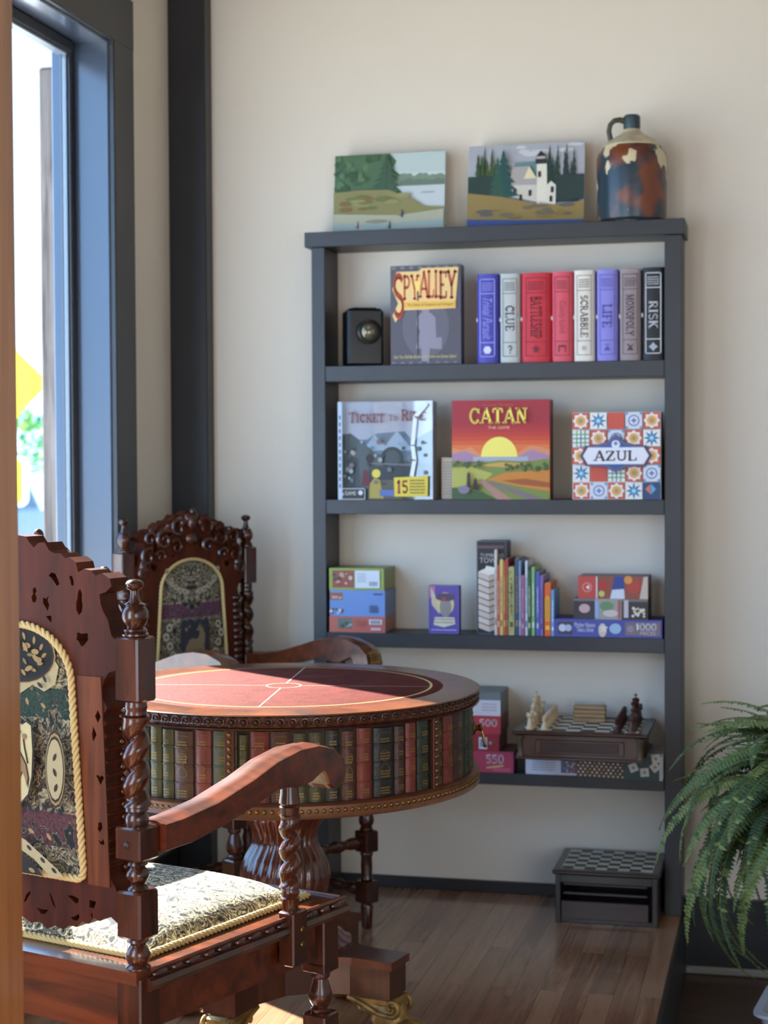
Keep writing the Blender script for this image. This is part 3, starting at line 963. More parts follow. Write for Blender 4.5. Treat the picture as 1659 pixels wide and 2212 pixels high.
a.poly([(0, 0.05 * H_), (0, 0.42 * H_), (0.3 * W_, 0.36 * H_), (0.6 * W_, 0.26 * H_), (0.8 * W_, 0.24 * H_), (W_, 0.28 * H_), (W_, 0)], (146, 124, 70))
for k in range(18):
    a.disc(q.uniform(0.10, 0.89) * W_, q.uniform(0.1, 0.25) * H_, q.uniform(0.01, 0.03), [(116, 104, 84), (134, 112, 58), (98, 94, 88)][k % 3], 9, q.uniform(0.003, 0.007))
a.poly([(0, 0), (0, 0.1 * H_), (0.4 * W_, 0.07 * H_), (W_, 0.05 * H_), (W_, 0)], (58, 82, 142))
a.build('picture', r)

# stoneware jug -----------------------------------------------------------------
def jug_mat():
    m = bpy.data.materials.new('worn_jug_paint'); m.use_nodes = True
    t = m.node_tree; b = t.nodes['Principled BSDF']; tc = t.nodes.new('ShaderNodeTexCoord')
    def noise(s, d, off, st=(1, 1, 1)):
        mp = t.nodes.new('ShaderNodeMapping'); mp.inputs['Location'].default_value = off; mp.inputs['Scale'].default_value = st
        n = t.nodes.new('ShaderNodeTexNoise'); n.inputs['Scale'].default_value = s; n.inputs['Detail'].default_value = d
        t.links.new(tc.outputs['Object'], mp.inputs[0]); t.links.new(mp.outputs[0], n.inputs['Vector']); return n
    def step(n, a, b_):
        r = t.nodes.new('ShaderNodeMapRange'); r.inputs[1].default_value = a; r.inputs[2].default_value = b_
        t.links.new(n.outputs['Fac'], r.inputs[0]); return r
    m1 = t.nodes.new('ShaderNodeMixRGB'); m1.inputs[1].default_value = lin((34, 54, 66)); m1.inputs[2].default_value = lin((120, 66, 44))
    t.links.new(step(noise(9, 3, (3, 1, 2)), 0.47, 0.57).outputs[0], m1.inputs[0])
    m2 = t.nodes.new('ShaderNodeMixRGB'); m2.inputs[2].default_value = lin((208, 196, 160))
    t.links.new(m1.outputs[0], m2.inputs[1])
    t.links.new(step(noise(13, 6, (1, 5, 4), (1, 1, 0.6)), 0.56, 0.575).outputs[0], m2.inputs[0])
    t.links.new(m2.outputs[0], b.inputs['Base Color'])
    b.inputs['Roughness'].default_value = 0.3
    return m
JUG = jug_mat()
jg = empty('jug', (0.934, -0.103, S0 + 0.001), 0.3, 'weathered blue and brown stoneware jug with flaking cream paint', 'jug')
mb = MB()
mb.lathe([(0, 0.085), (0.004, 0.095), (0.02, 0.098), (0.16, 0.1), (0.178, 0.1), (0.192, 0.096), (0.204, 0.086), (0.21, 0.084)], JUG, seg=40)
mb.build('jug_body', jg)
mb = MB()
mb.lathe([(0.208, 0.083), (0.214, 0.083), (0.226, 0.070), (0.238, 0.052), (0.248, 0.034), (0.256, 0.026), (0.262, 0.024)], mat('cream_glaze', (196, 186, 156), 0.5, vary=0.25, vscale=30), seg=36)
mb.build('shoulder', jg)
mb = MB()
mb.lathe([(0.262, 0.022), (0.268, 0.024), (0.298, 0.024), (0.303, 0.02), (0.303, 0.012), (0.27, 0.011)], mat('jug_neck_paint', (40, 62, 68), 0.4), seg=24)
mb.build('neck', jg)
mb = MB()
mb.tube([(-0.020, 0, 0.285), (-0.034, 0, 0.290), (-0.050, 0, 0.288), (-0.062, 0, 0.276), (-0.066, 0, 0.258), (-0.062, 0, 0.238), (-0.058, 0, 0.229)], [0.008, 0.008, 0.0075, 0.007, 0.007, 0.0075, 0.008], mat('handle_paint', (70, 74, 60), 0.5, vary=0.5, vscale=30), 10)
mb.build('handle', jg)

# black lantern -----------------------------------------------------------------
ln = empty('lantern', (0.137, -0.084, S1), 0.42, 'black metal lantern with a round bullseye lens, at the left end of the top shelf', 'lantern')
LB = mat('black_enamel', (9, 10, 13), 0.35, coat=0.15, bump=0.1, bscale=40)
mb = MB(); mb.box((0, 0, 0.085), (0.108, 0.105, 0.17), LB, 0.008); mb.build('lantern_body', ln, smooth=False)
mb = MB(); mb.lathe([(0, 0.03), (0.01, 0.034), (0.018, 0.036), (0.02, 0.030), (0.012, 0.028)], LB, seg=26, T=Matrix.Translation((0.008, -0.0525, 0.10)) @ Matrix.Rotation(PI / 2, 4, 'X')); mb.build('lens_ring', ln)
mb = MB(); mb.sphere((0.008, -0.062, 0.10), (0.027, 0.017, 0.027), mat('bullseye_glass', (120, 116, 100), 0.04, metal=0.6), 20, 12); mb.build('lens', ln)
mb = MB(); mb.box((-0.0, 0.0, 0.1715), (0.07, 0.07, 0.004), LB, 0.001); mb.build('lid', ln, smooth=False)

# shelf 1: board game boxes ------------------------------------------------------
r, a = carton('board_game_box', X1(851), X1(1006), S1, S1 + 0.288, 0.05, (74, 70, 84), 'dark grey board game box with big orange lettering and a grey trench-coat silhouette', 'board game')
W_, H_ = a.w, a.h
a.rect(0, 0, W_, H_, (84, 80, 90))
a.rects([(k * W_ / 8 + 0.004, H_ - 0.010, (k + 0.6) * W_ / 8, H_ - 0.003) for k in range(8)], (120, 122, 128))
a.rect(0.0, H_ - 0.019, W_, H_ - 0.017, (110, 60, 58))
a.disc(0.5 * W_, 0.38 * H_, 0.07, (100, 96, 108), 20, 0.09)
SIL = (142, 136, 150)
a.disc(0.5 * W_, 0.545 * H_, 0.011, SIL, 14, 0.014)
a.poly([(0.43 * W_, 0.565 * H_), (0.57 * W_, 0.565 * H_), (0.53 * W_, 0.60 * H_), (0.47 * W_, 0.60 * H_)], SIL)
a.poly([(0.38 * W_, 0.48 * H_), (0.44 * W_, 0.52 * H_), (0.57 * W_, 0.52 * H_), (0.64 * W_, 0.47 * H_), (0.65 * W_, 0.28 * H_), (0.60 * W_, 0.16 * H_), (0.36 * W_, 0.16 * H_), (0.42 * W_, 0.34 * H_), (0.37 * W_, 0.40 * H_)], SIL)
a.poly([(0.56 * W_, 0.16 * H_), (0.56 * W_, 0.27 * H_), (0.73 * W_, 0.27 * H_), (0.73 * W_, 0.15 * H_)], SIL)
a.poly([(0.44 * W_, 0.03 * H_), (0.44 * W_, 0.16 * H_), (0.56 * W_, 0.16 * H_), (0.55 * W_, 0.03 * H_)], SIL)
a.rect(0.385 * W_, 0.10 * H_, 0.40 * W_, 0.75 * H_, (34, 34, 40))
gold, red = (240, 190, 96), (190, 78, 44)
a.poly([(0.03 * W_, 0.76 * H_), (0.09 * W_, 0.94 * H_), (0.4 * W_, 0.94 * H_), (0.45 * W_, 0.97 * H_), (0.97 * W_, 0.97 * H_), (0.93 * W_, 0.63 * H_), (0.93 * W_, 0.56 * H_), (0.19 * W_, 0.55 * H_), (0.07 * W_, 0.43 * H_), (0.03 * W_, 0.5 * H_), (0.11 * W_, 0.62 * H_)], (238, 200, 130))
a.slab('S', 0.04 * W_, 0.46 * H_, 0.20 * W_, 0.93 * H_, red)
a.slab('PY', 0.18 * W_, 0.65 * H_, 0.42 * W_, 0.92 * H_, red)
a.slab('A', 0.40 * W_, 0.66 * H_, 0.56 * W_, 0.95 * H_, red)
a.slab('LL', 0.53 * W_, 0.66 * H_, 0.72 * W_, 0.95 * H_, (196, 90, 50))
a.slab('EY', 0.70 * W_, 0.65 * H_, 0.95 * W_, 0.955 * H_, (160, 78, 48))
a.rect(0.2 * W_, 0.57 * H_, 0.92 * W_, 0.63 * H_, (236, 184, 70))
a.text('The Game of Suspense and Intrigue!', 0.24 * W_, 0.583 * H_, 0.89 * W_, 0.615 * H_, (60, 40, 20))
a.poly([(0.34 * W_, 0.84 * H_), (0.44 * W_, 0.84 * H_), (0.415 * W_, 0.74 * H_), (0.365 * W_, 0.74 * H_)], (250, 216, 110))
a.rect(0.385 * W_, 0.64 * H_, 0.40 * W_, 0.74 * H_, (30, 28, 30))
a.text('Can You Still Be Elusive and Outwit the Enemy Spies?', 0.05 * W_, 0.055 * H_, 0.94 * W_, 0.095 * H_, (220, 206, 120), shear=0.2)
a.rects([(k * W_ / 8 + 0.004, 0.003, (k + 0.6) * W_ / 8, 0.008) for k in range(8)], (116, 108, 130))
a.build('cover_art', r)

BOOKS = [
 (1040, 1086, 0.257, (70, 68, 168), (150, 150, 226), 'Trivial Pursuit', 'script', 'indigo blue', 'hex'),
 (1090, 1133, 0.256, (188, 192, 188), (84, 86, 84), 'CLUE', 'slab', 'pale grey', 'q'),
 (1136, 1199, 0.256, (200, 36, 52), (112, 20, 30), 'BATTLESHIP', 'slab', 'wide bright red', 'ship'),
 (1201, 1245, 0.257, (214, 78, 94), (120, 40, 52), 'Candy Land', 'cand', 'coral pink', 'sq'),
 (1248, 1291, 0.259, (226, 220, 206), (120, 112, 104), 'SCRABBLE', 'slab', 'cream', 'dot'),
 (1296, 1340, 0.259, (136, 132, 212), (84, 78, 160), 'LIFE', 'slab', 'lavender', 'tri'),
 (1344, 1388, 0.259, (150, 134, 136), (70, 60, 62), 'MONOPOLY', 'slab', 'taupe', 'hat'),
 (1391, 1437, 0.261, (16, 18, 24), (196, 198, 202), 'RISK', 'slab', 'black', 'dia'),
]
for (p0, p1, h_, rgb, ink, title, style, cname, icon) in BOOKS:
    x0, x1 = X1(p0), X1(p1)
    w_ = x1 - x0
    r = empty('book_style_game_box', ((x0 + x1) / 2, -0.086, S1), 0, '%s book-shaped game box with a rounded spine' % cname, 'board game', 'book-shaped game boxes on the top shelf')
    M_ = mat('cloth_%d_%d_%d' % rgb, rgb, 0.5, bump=0.05, bscale=300)
    mb = MB()
    prof = [(-w_ / 2, 0.066), (-w_ / 2, -0.052)] + [(-w_ / 2 * math.cos(PI * k / 8), -0.052 - 0.010 * math.sin(PI * k / 8)) for k in range(1, 8)] + [(w_ / 2, -0.052), (w_ / 2, 0.066)]
    mb.prism(prof, 0, h_, M_, 'z')
    mb.build('cover', r, smooth=True, angle=40)
    a = Art((-w_ / 2, -0.0624, 0))
    m0, m1 = w_ * 0.14, w_ * 0.86
    t_ = 0.0016 if rgb[0] > 20 and icon != 'hex' else 0.003
    a.frame(m0, 0.018, m1, h_ - 0.014, t_, ink)
    a.rects([(m0, 0.058, m1, 0.058 + t_), (m0, h_ - 0.058, m1, h_ - 0.058 + t_)], ink)
    a.scribble(w_ * 0.24, h_ - 0.050, w_ * 0.76, h_ - 0.024, ink, 4, len(title))
    hh = {'CLUE': 0.072, 'RISK': 0.078, 'LIFE': 0.066, 'Candy Land': 0.092}.get(title, 0.118)
    zc_ = 0.128
    if style == 'cand':
        a.text(title, w_ * 0.30, zc_ - hh / 2, w_ * 0.66, zc_ + hh / 2, (172, 62, 78), -90)
    elif style == 'slab':
        a.slab(title, w_ * (0.30 if len(title) > 5 else 0.27), zc_ - hh / 2, w_ * (0.70 if len(title) > 5 else 0.72), zc_ + hh / 2, ink, -90)
    else:
        a.text(title, w_ * 0.28, zc_ - hh / 2, w_ * 0.72, zc_ + hh / 2, ink, -90, shear=0.4)
    cx, cy = w_ / 2, 0.038
    if icon == 'hex': a.disc(cx, cy, 0.012, (214, 214, 250), 6)
    elif icon == 'q': a.slab('?', cx - 0.006, cy - 0.012, cx + 0.006, cy + 0.012, ink)
    elif icon == 'ship': a.star(cx, cy, 0.012, 5, ink, 0.5); a.disc(cx, cy - 0.004, 0.006, ink, 8)
    elif icon == 'sq': a.line([(cx - .009, cy - .010), (cx - .009, cy + .004)] + arc(cx - .005, cy + .004, .004, .005, 180, 0, 5), .0032, ink); a.line(arc(cx + .005, cy + .004, .004, .005, 180, 0, 5) + [(cx + .009, cy - .010)], .0032, ink)
    elif icon == 'dot': a.disc(cx, cy, 0.007, (186, 180, 168), 12)
    elif icon == 'tri': a.poly([(cx - 0.009, cy - 0.008), (cx + 0.009, cy - 0.008), (cx, cy + 0.006)], ink); a.rect(cx - 0.007, cy + 0.008, cx + 0.007, cy + 0.010, ink)
    elif icon == 'hat': a.poly([(cx - 0.01, cy - 0.009), (cx - 0.003, cy), (cx - 0.01, cy + 0.009), (cx - 0.004, cy + 0.009), (cx, cy + 0.003), (cx + 0.01, cy + 0.009), (cx + 0.004, cy), (cx + 0.01, cy - 0.009)], ink)
    else: a.star(cx, cy, 0.013, 4, (170, 178, 190), 0.62)
    a.build('spine_print', r)
    mb = MB(); mb.lathe([(-0.002, 0.0065), (0.002, 0.0065)], mat('thumb_tab', (216, 206, 200), 0.5), seg=12, T=Matrix.Translation((-w_ / 2 - 0.0003, -0.05, h_ * 0.49)) @ Matrix.Rotation(PI / 2, 4, 'Y'))
    mb.build('thumb_notch', r)

# shelf 2 -------------------------------------------------------------------------
r, a = carton('board_game_box', X2(736), X2(943), S2, S2 + 0.287, 0.062, (176, 186, 196), 'shrink-wrapped board game box with a grey steam train scene and yellow sticker', 'board game', rz=0.0)
W_, H_ = a.w, a.h
a.rect(0, 0, W_, H_, (120, 128, 136))
a.rect(0, 0.60 * H_, W_, H_, (168, 172, 184))
a.poly(jag(0, W_, 0.3 * H_, 0.66 * H_, 10, 0.022, q), (86, 110, 132))
a.poly([(0.25 * W_, 0.5 * H_), (0.38 * W_, 0.66 * H_), (0.5 * W_, 0.55 * H_), (0.62 * W_, 0.70 * H_), (0.8 * W_, 0.5 * H_)], (150, 172, 194))
a.poly([(0, 0), (0, 0.64 * H_), (0.12 * W_, 0.68 * H_), (0.26 * W_, 0.58 * H_), (0.40 * W_, 0.47 * H_), (0.55 * W_, 0.42 * H_), (0.7 * W_, 0.4 * H_), (W_, 0.36 * H_), (W_, 0)], (62, 74, 72))
a.poly([(0.08 * W_, 0.12 * H_), (0.08 * W_, 0.40 * H_), (0.13 * W_, 0.44 * H_), (0.21 * W_, 0.42 * H_), (0.23 * W_, 0.12 * H_)], (28, 40, 40))
a.disc(0.155 * W_, 0.475 * H_, 0.007, (190, 150, 130), 10)
a.rect(0.13 * W_, 0.495 * H_, 0.18 * W_, 0.53 * H_, (26, 28, 30))
a.disc(0.57 * W_, 0.42 * H_, 0.034, (44, 52, 54), 20)
a.disc(0.57 * W_, 0.42 * H_, 0.024, (66, 76, 78), 20)
a.rect(0.36 * W_, 0.2 * H_, 0.8 * W_, 0.34 * H_, (46, 54, 60))
a.line([(0.34 * W_, 0.37 * H_), (0.8 * W_, 0.35 * H_)], 0.003, (120, 122, 122))
a.poly([(0.24 * W_, 0.14 * H_), (0.26 * W_, 0.30 * H_), (0.31 * W_, 0.30 * H_), (0.34 * W_, 0.14 * H_)], (96, 30, 40))
a.disc(0.33 * W_, 0.42 * H_, 0.012, (40, 30, 34), 10)
a.disc(0.40 * W_, 0.265 * H_, 0.013, (226, 206, 80), 12)
a.poly([(0.32 * W_, 0.01 * H_), (0.33 * W_, 0.16 * H_), (0.38 * W_, 0.22 * H_), (0.44 * W_, 0.2 * H_), (0.48 * W_, 0.01 * H_)], (168, 150, 66))
for k in range(40):
    a.disc(q.uniform(0.05, 0.97) * W_, q.uniform(0.12, 0.6) * H_, q.uniform(0.002, 0.008), [(96, 110, 112), (150, 160, 164), (52, 58, 60), (120, 100, 96)][k % 4], 7)
a.slab('TICKET', 0.115 * W_, 0.78 * H_, 0.50 * W_, 0.895 * H_, (132, 52, 50), caps=True)
a.slab('TO', 0.545 * W_, 0.80 * H_, 0.64 * W_, 0.862 * H_, (140, 92, 88), caps=True)
a.slab('RIDE', 0.68 * W_, 0.795 * H_, 0.93 * W_, 0.915 * H_, (140, 70, 62), caps=True)
a.line([(0.95 * W_, 0.97 * H_), (0.83 * W_, 0.84 * H_), (0.80 * W_, 0.55 * H_), (0.82 * W_, 0.4 * H_), (0.79 * W_, 0.24 * H_)], 0.012, (232, 240, 240))  # white highlight of the shrink wrap, painted over the cover print
a.rect(0, 0, 0.29 * W_, 0.115 * H_, (30, 34, 38))
a.frame(0, 0, 0.29 * W_, 0.115 * H_, 0.0022, (190, 198, 204))
a.disc(0.04 * W_, 0.055 * H_, 0.005, (200, 190, 196), 10)
a.text('GAME', 0.07 * W_, 0.045 * H_, 0.19 * W_, 0.085 * H_, (214, 206, 190))
a.disc(0.24 * W_, 0.07 * H_, 0.007, (214, 214, 220), 12)
a.rect(0.45 * W_, 0.035 * H_, 0.6 * W_, 0.10 * H_, (84, 110, 170))
a.poly([(0.605 * W_, 0.03 * H_), (0.60 * W_, 0.225 * H_), (0.965 * W_, 0.24 * H_), (0.96 * W_, 0.03 * H_)], (222, 200, 66))
a.slab('15', 0.63 * W_, 0.06 * H_, 0.75 * W_, 0.20 * H_, (150, 50, 40))
a.scribble(0.77 * W_, 0.055 * H_, 0.93 * W_, 0.21 * H_, (110, 84, 40), 5, 3)
a.rect(-0.0003, 0, 0.045 * W_, H_, (178, 196, 214))
a.rects([(0.012 * W_, H_ * (0.12 + 0.07 * k), 0.03 * W_, H_ * (0.16 + 0.07 * k)) for k in range(11)], (96, 100, 116))
a.build('cover_art', r)
mb = MB(); mb.box((0, 0, H_ / 2), (W_ + 0.004, a.d + 0.004, H_ + 0.003), glass_mat('shrink_wrap', (1, 1, 1), 0.10), 0.001)
o = mb.build('plastic_wrap', r, smooth=False); o['label'] = 'clear shiny shrink wrap'

r, a = carton('booklet', X2(958), X2(984), S2, S2 + 0.122, 0.004, (206, 190, 164), 'cream rule booklet leaning behind the red sunset game box', 'booklet', y=-0.118)
a.rect(0.002, 0.004, a.w - 0.001, a.h - 0.004, (196, 184, 166))
a.scribble(0.004, 0.012, a.w - 0.003, a.h - 0.01, (150, 140, 126), 12, 9)
a.build('cover_print', r)

r, a = carton('board_game_box', X2(986), X2(1197), S2, S2 + 0.287, 0.07, (120, 22, 26), 'red board game box with a big yellow sunset over fields', 'board game')
W_, H_ = a.w, a.h
a.rect(0, 0, W_, H_, (164, 36, 48))
for k, c in enumerate([(172, 40, 46), (182, 46, 44), (192, 56, 40), (204, 70, 38), (216, 92, 42), (226, 116, 54)]):
    a.rect(0, 0.4 * H_, W_, (0.76 - 0.042 * k) * H_, c)
a.poly([(0, 0.40 * H_), (0, 0.52 * H_), (0.1 * W_, 0.50 * H_), (0.2 * W_, 0.53 * H_), (0.3 * W_, 0.45 * H_), (0.66 * W_, 0.46 * H_), (0.8 * W_, 0.54 * H_), (0.9 * W_, 0.53 * H_), (W_, 0.50 * H_), (W_, 0.38 * H_)], (222, 140, 96))
a.poly([(0, 0.38 * H_), (0, 0.46 * H_), (0.14 * W_, 0.49 * H_), (0.3 * W_, 0.42 * H_), (0.66 * W_, 0.43 * H_), (0.82 * W_, 0.50 * H_), (W_, 0.44 * H_), (W_, 0.38 * H_)], (168, 132, 160))
a.poly(arc(0.485 * W_, 0.43 * H_, 0.185 * W_, 0.20 * H_, 0, 180, 26), (250, 232, 110))
a.rect(0.22 * W_, 0.385 * H_, 0.78 * W_, 0.43 * H_, (168, 172, 186))
a.poly([(0, 0.0), (0, 0.39 * H_), (0.25 * W_, 0.37 * H_), (0.5 * W_, 0.395 * H_), (0.75 * W_, 0.38 * H_), (W_, 0.41 * H_), (W_, 0)], (124, 138, 62))
a.poly([(0.25 * W_, 0.34 * H_), (0.5 * W_, 0.375 * H_), (0.8 * W_, 0.36 * H_), (0.6 * W_, 0.32 * H_)], (206, 160, 80))
a.poly([(0, 0.12 * H_), (0, 0.32 * H_), (0.2 * W_, 0.33 * H_), (0.42 * W_, 0.26 * H_), (0.3 * W_, 0.16 * H_)], (178, 176, 84))
a.poly([(0.36 * W_, 0.20 * H_), (0.55 * W_, 0.27 * H_), (W_, 0.30 * H_), (W_, 0.08 * H_), (0.7 * W_, 0.13 * H_)], (206, 130, 44))
a.poly([(0.5 * W_, 0.19 * H_), (0.75 * W_, 0.21 * H_), (W_, 0.17 * H_), (W_, 0.12 * H_), (0.7 * W_, 0.15 * H_)], (164, 86, 36))
a.poly([(0.26 * W_, 0.20 * H_), (0.31 * W_, 0.21 * H_), (0.62 * W_, 0.0), (0.47 * W_, 0.0)], (176, 130, 116))
a.poly([(0.36 * W_, 0.17 * H_), (0.42 * W_, 0.18 * H_), (0.95 * W_, 0.0), (0.78 * W_, 0.0)], (132, 112, 118))
a.poly([(0, 0), (0, 0.12 * H_), (0.14 * W_, 0.10 * H_), (0.3 * W_, 0.08 * H_), (0.46 * W_, 0)], (62, 88, 48))
for k in range(26):
    a.disc(q.uniform(0.55, 0.98) * W_, q.uniform(0.29, 0.36) * H_, 0.005, (66, 92, 48) if k % 3 else (110, 124, 60), 7)
for k in range(12):
    a.disc(q.uniform(0.02, 0.3) * W_, q.uniform(0.33, 0.38) * H_, 0.005, (70, 92, 46), 7)
a.poly([(0.16 * W_, 0.12 * H_), (0.165 * W_, 0.26 * H_), (0.18 * W_, 0.28 * H_), (0.195 * W_, 0.26 * H_), (0.2 * W_, 0.12 * H_)], (64, 34, 40))
a.poly([(0.22 * W_, 0.10 * H_), (0.235 * W_, 0.20 * H_), (0.25 * W_, 0.22 * H_), (0.26 * W_, 0.2 * H_), (0.29 * W_, 0.09 * H_)], (54, 32, 36))
a.disc(0.13 * W_, 0.10 * H_, 0.017, (130, 122, 140), 14, 0.012)
a.slab('CATAN', 0.19 * W_, 0.757 * H_, 0.78 * W_, 0.925 * H_, (246, 226, 96))
a.text('THE GAME', 0.38 * W_, 0.708 * H_, 0.60 * W_, 0.735 * H_, (238, 196, 150))
a.text('KLAUS TEUBER', 0.33 * W_, 0.937 * H_, 0.64 * W_, 0.957 * H_, (206, 92, 70))
a.build('cover_art', r)

r, a = carton('board_game_box', X2(1245), X2(1430), S2, S2 + 0.248, 0.07, (26, 28, 34), 'square board game box covered in blue and orange patterned tiles', 'board game')
W_, H_ = a.w, a.h
a.rect(0, 0, W_, H_, (222, 226, 230))
ORG, BLU, CRM, GLD = (206, 92, 64), (48, 120, 168), (234, 232, 226), (232, 172, 92)
def tile(i, j, kind):
    g = W_ * 0.006
    x0, x1, y0, y1 = i * W_ / 5 + g, (i + 1) * W_ / 5 - g, j * H_ / 5 + g, (j + 1) * H_ / 5 - g
    cx, cy, s = (x0 + x1) / 2, (y0 + y1) / 2, (x1 - x0) / 2
    if kind == 'o':
        a.rect(x0, y0, x1, y1, ORG); a.star(cx, cy, s, 8, CRM, 0.75); a.disc(cx, cy, s * 0.6, GLD, 14); a.disc(cx, cy, s * 0.3, (176, 150, 110), 10)
    elif kind == 'b':
        a.rect(x0, y0, x1, y1, CRM); a.star(cx, cy, s * 1.05, 8, BLU, 0.42); a.star(cx, cy, s * 0.5, 8, (120, 186, 214), 0.5, 0.39); a.disc(cx, cy, s * 0.14, CRM, 8)
    elif kind == 'r':
        a.rect(x0, y0, x1, y1, (206, 84, 66))
    elif kind == 'g':
        a.rect(x0, y0, x1, y1, CRM)
        for t_ in (-0.5, 0, 0.5):
            a.rects([(cx - s, cy + t_ * s - s * .07, cx + s, cy + t_ * s + s * .07), (cx + t_ * s - s * .07, cy - s, cx + t_ * s + s * .07, cy + s)], (110, 170, 110) if t_ else (60, 130, 150))
    else:
        a.rect(x0, y0, x1, y1, (214, 220, 232)); a.disc(cx, cy, s * 0.7, (120, 140, 184), 16); a.disc(cx, cy, s * 0.52, (222, 226, 236), 16); a.star(cx, cy, s * 0.4, 4, (110, 130, 176), 0.5)
        a.rects([(x0, y0, x0 + s * .3, y0 + s * .3), (x1 - s * .3, y0, x1, y0 + s * .3), (x0, y1 - s * .3, x0 + s * .3, y1), (x1 - s * .3, y1 - s * .3, x1, y1)], (130, 150, 190))
for j, row in enumerate(['owobn', 'brgow', 'onrno', 'gownb', 'obrwo']):
    for i, kx in enumerate(row):
        if kx != 'n':
            tile(i, j, kx)
tile(3, 0, 'b'); tile(4, 1, 'w'); tile(4, 3, 'b'); tile(3, 3, 'o'); tile(4, 2, 'o'); tile(0, 2, 'o')
a.rect(0.805 * W_, 0.0, W_, 0.195 * H_, (44, 72, 112))
a.poly([(0.83 * W_, 0.12 * H_), (0.89 * W_, 0.18 * H_), (0.89 * W_, 0.06 * H_)], (216, 120, 100))
a.poly([(0.95 * W_, 0.12 * H_), (0.895 * W_, 0.18 * H_), (0.895 * W_, 0.06 * H_)], (90, 170, 214))
def plate_(k, c):
    a.poly([((0.5 + u * k) * W_, (0.5 + v * k) * H_) for u, v in [(-0.40, 0), (-0.34, 0.115), (-0.22, 0.125), (-0.10, 0.16), (0, 0.25), (0.10, 0.16), (0.22, 0.125), (0.34, 0.115), (0.40, 0), (0.34, -0.115), (0.12, -0.13), (0, -0.19), (-0.12, -0.13), (-0.34, -0.115)]], c)
plate_(1.0, (40, 66, 112)); plate_(0.93, (200, 120, 100)); plate_(0.90, (50, 92, 150))
a.poly([(0.13 * W_, 0.5 * H_), (0.19 * W_, 0.595 * H_), (0.81 * W_, 0.595 * H_), (0.87 * W_, 0.5 * H_), (0.81 * W_, 0.405 * H_), (0.19 * W_, 0.405 * H_)], (232, 232, 240))
a.disc(0.5 * W_, 0.63 * H_, 0.012, (232, 232, 240), 12); a.star(0.5 * W_, 0.64 * H_, 0.008, 4, (60, 120, 180))
a.slab('AZUL', 0.245 * W_, 0.438 * H_, 0.735 * W_, 0.563 * H_, (66, 60, 54))
a.build('cover_art', r)

# shelf 3 -------------------------------------------------------------------------
GP = 'puzzle boxes stacked at the left of the third shelf'
for (z0, z1, p0, p1, rgb, nm, lab) in [(S3, 0.834, 712, 838, (196, 104, 88), 'salmon', 'salmon puzzle box at the bottom of the left stack'),
                                   (0.8345, 0.912, 713, 838, (112, 146, 206), 'blue', 'light blue puzzle box in the middle of the left stack'),
                                   (0.9125, 0.977, 712, 836, (150, 168, 76), 'green', 'lime green puzzle box on top of the left stack')]:
    r, a = carton('puzzle_box', X3(p0) + 0.0015, X3(p1), z0, z1, 0.142, rgb, lab, 'puzzle box', GP, side=tuple(int(v * 0.55 + 50) for v in rgb))
    W_, H_ = a.w, a.h
    a.rect(0, 0, W_, H_, rgb)
    if nm == 'green':
        a.rect(0.06 * W_, 0.10 * H_, 0.46 * W_, 0.90 * H_, (150, 84, 66))
        for k in range(14): a.disc(q.uniform(0.09, 0.43) * W_, q.uniform(0.2, 0.85) * H_, q.uniform(0.003, 0.008), [(190, 160, 140), (180, 60, 50), (90, 70, 60), (210, 190, 170)][k % 4], 8)
        a.rect(0.48 * W_, 0.10 * H_, 0.93 * W_, 0.90 * H_, (214, 220, 230))
        a.rects([(0.74 * W_ + k * 0.0032, 0.2 * H_, 0.74 * W_ + k * 0.0032 + (0.0018 if k % 2 else 0.001), 0.40 * H_) for k in range(8)], (70, 74, 80))
        a.scribble(0.52 * W_, 0.35 * H_, 0.68 * W_, 0.8 * H_, (160, 170, 180), 4, 2)
    elif nm == 'blue':
        a.rect(0, 0.62 * H_, 0.24 * W_, 0.9 * H_, (150, 96, 76)); a.text('500 pc', 0.04 * W_, 0.64 * H_, 0.23 * W_, 0.78 * H_, (240, 230, 220))
        for k in range(10): a.disc(q.uniform(0.01, 0.26) * W_, q.uniform(0.12, 0.28) * H_, q.uniform(0.003, 0.006), [(70, 60, 60), (170, 80, 70), (220, 210, 200)][k % 3], 8)
        a.rects([(0.72 * W_ + k * 0.0032, 0.14 * H_, 0.72 * W_ + k * 0.0032 + (0.0018 if k % 2 else 0.001), 0.44 * H_) for k in range(9)], (60, 70, 90))
        a.scribble(0.80 * W_, 0.8 * H_, 0.96 * W_, 0.92 * H_, (50, 60, 90), 1, 5)
    else:
        a.rect(0.15 * W_, 0.24 * H_, 0.42 * W_, 0.92 * H_, (110, 118, 108))
        for k in range(10): a.disc(q.uniform(0.18, 0.40) * W_, q.uniform(0.3, 0.85) * H_, q.uniform(0.003, 0.006), [(70, 90, 80), (170, 170, 160), (90, 80, 80)][k % 3], 8)
        a.rect(0.72 * W_, 0.52 * H_, 0.95 * W_, 0.84 * H_, (222, 220, 222)); a.rects([(0.75 * W_ + k * 0.003, 0.57 * H_, 0.75 * W_ + k * 0.003 + 0.0016, 0.78 * H_) for k in range(10)], (70, 60, 60))
        a.rect(0.75 * W_, 0.16 * H_, 0.93 * W_, 0.32 * H_, (214, 186, 200)); a.scribble(0.47 * W_, 0.4 * H_, 0.68 * W_, 0.85 * H_, (170, 84, 76), 3, 7)
    a.build('end_print', r)

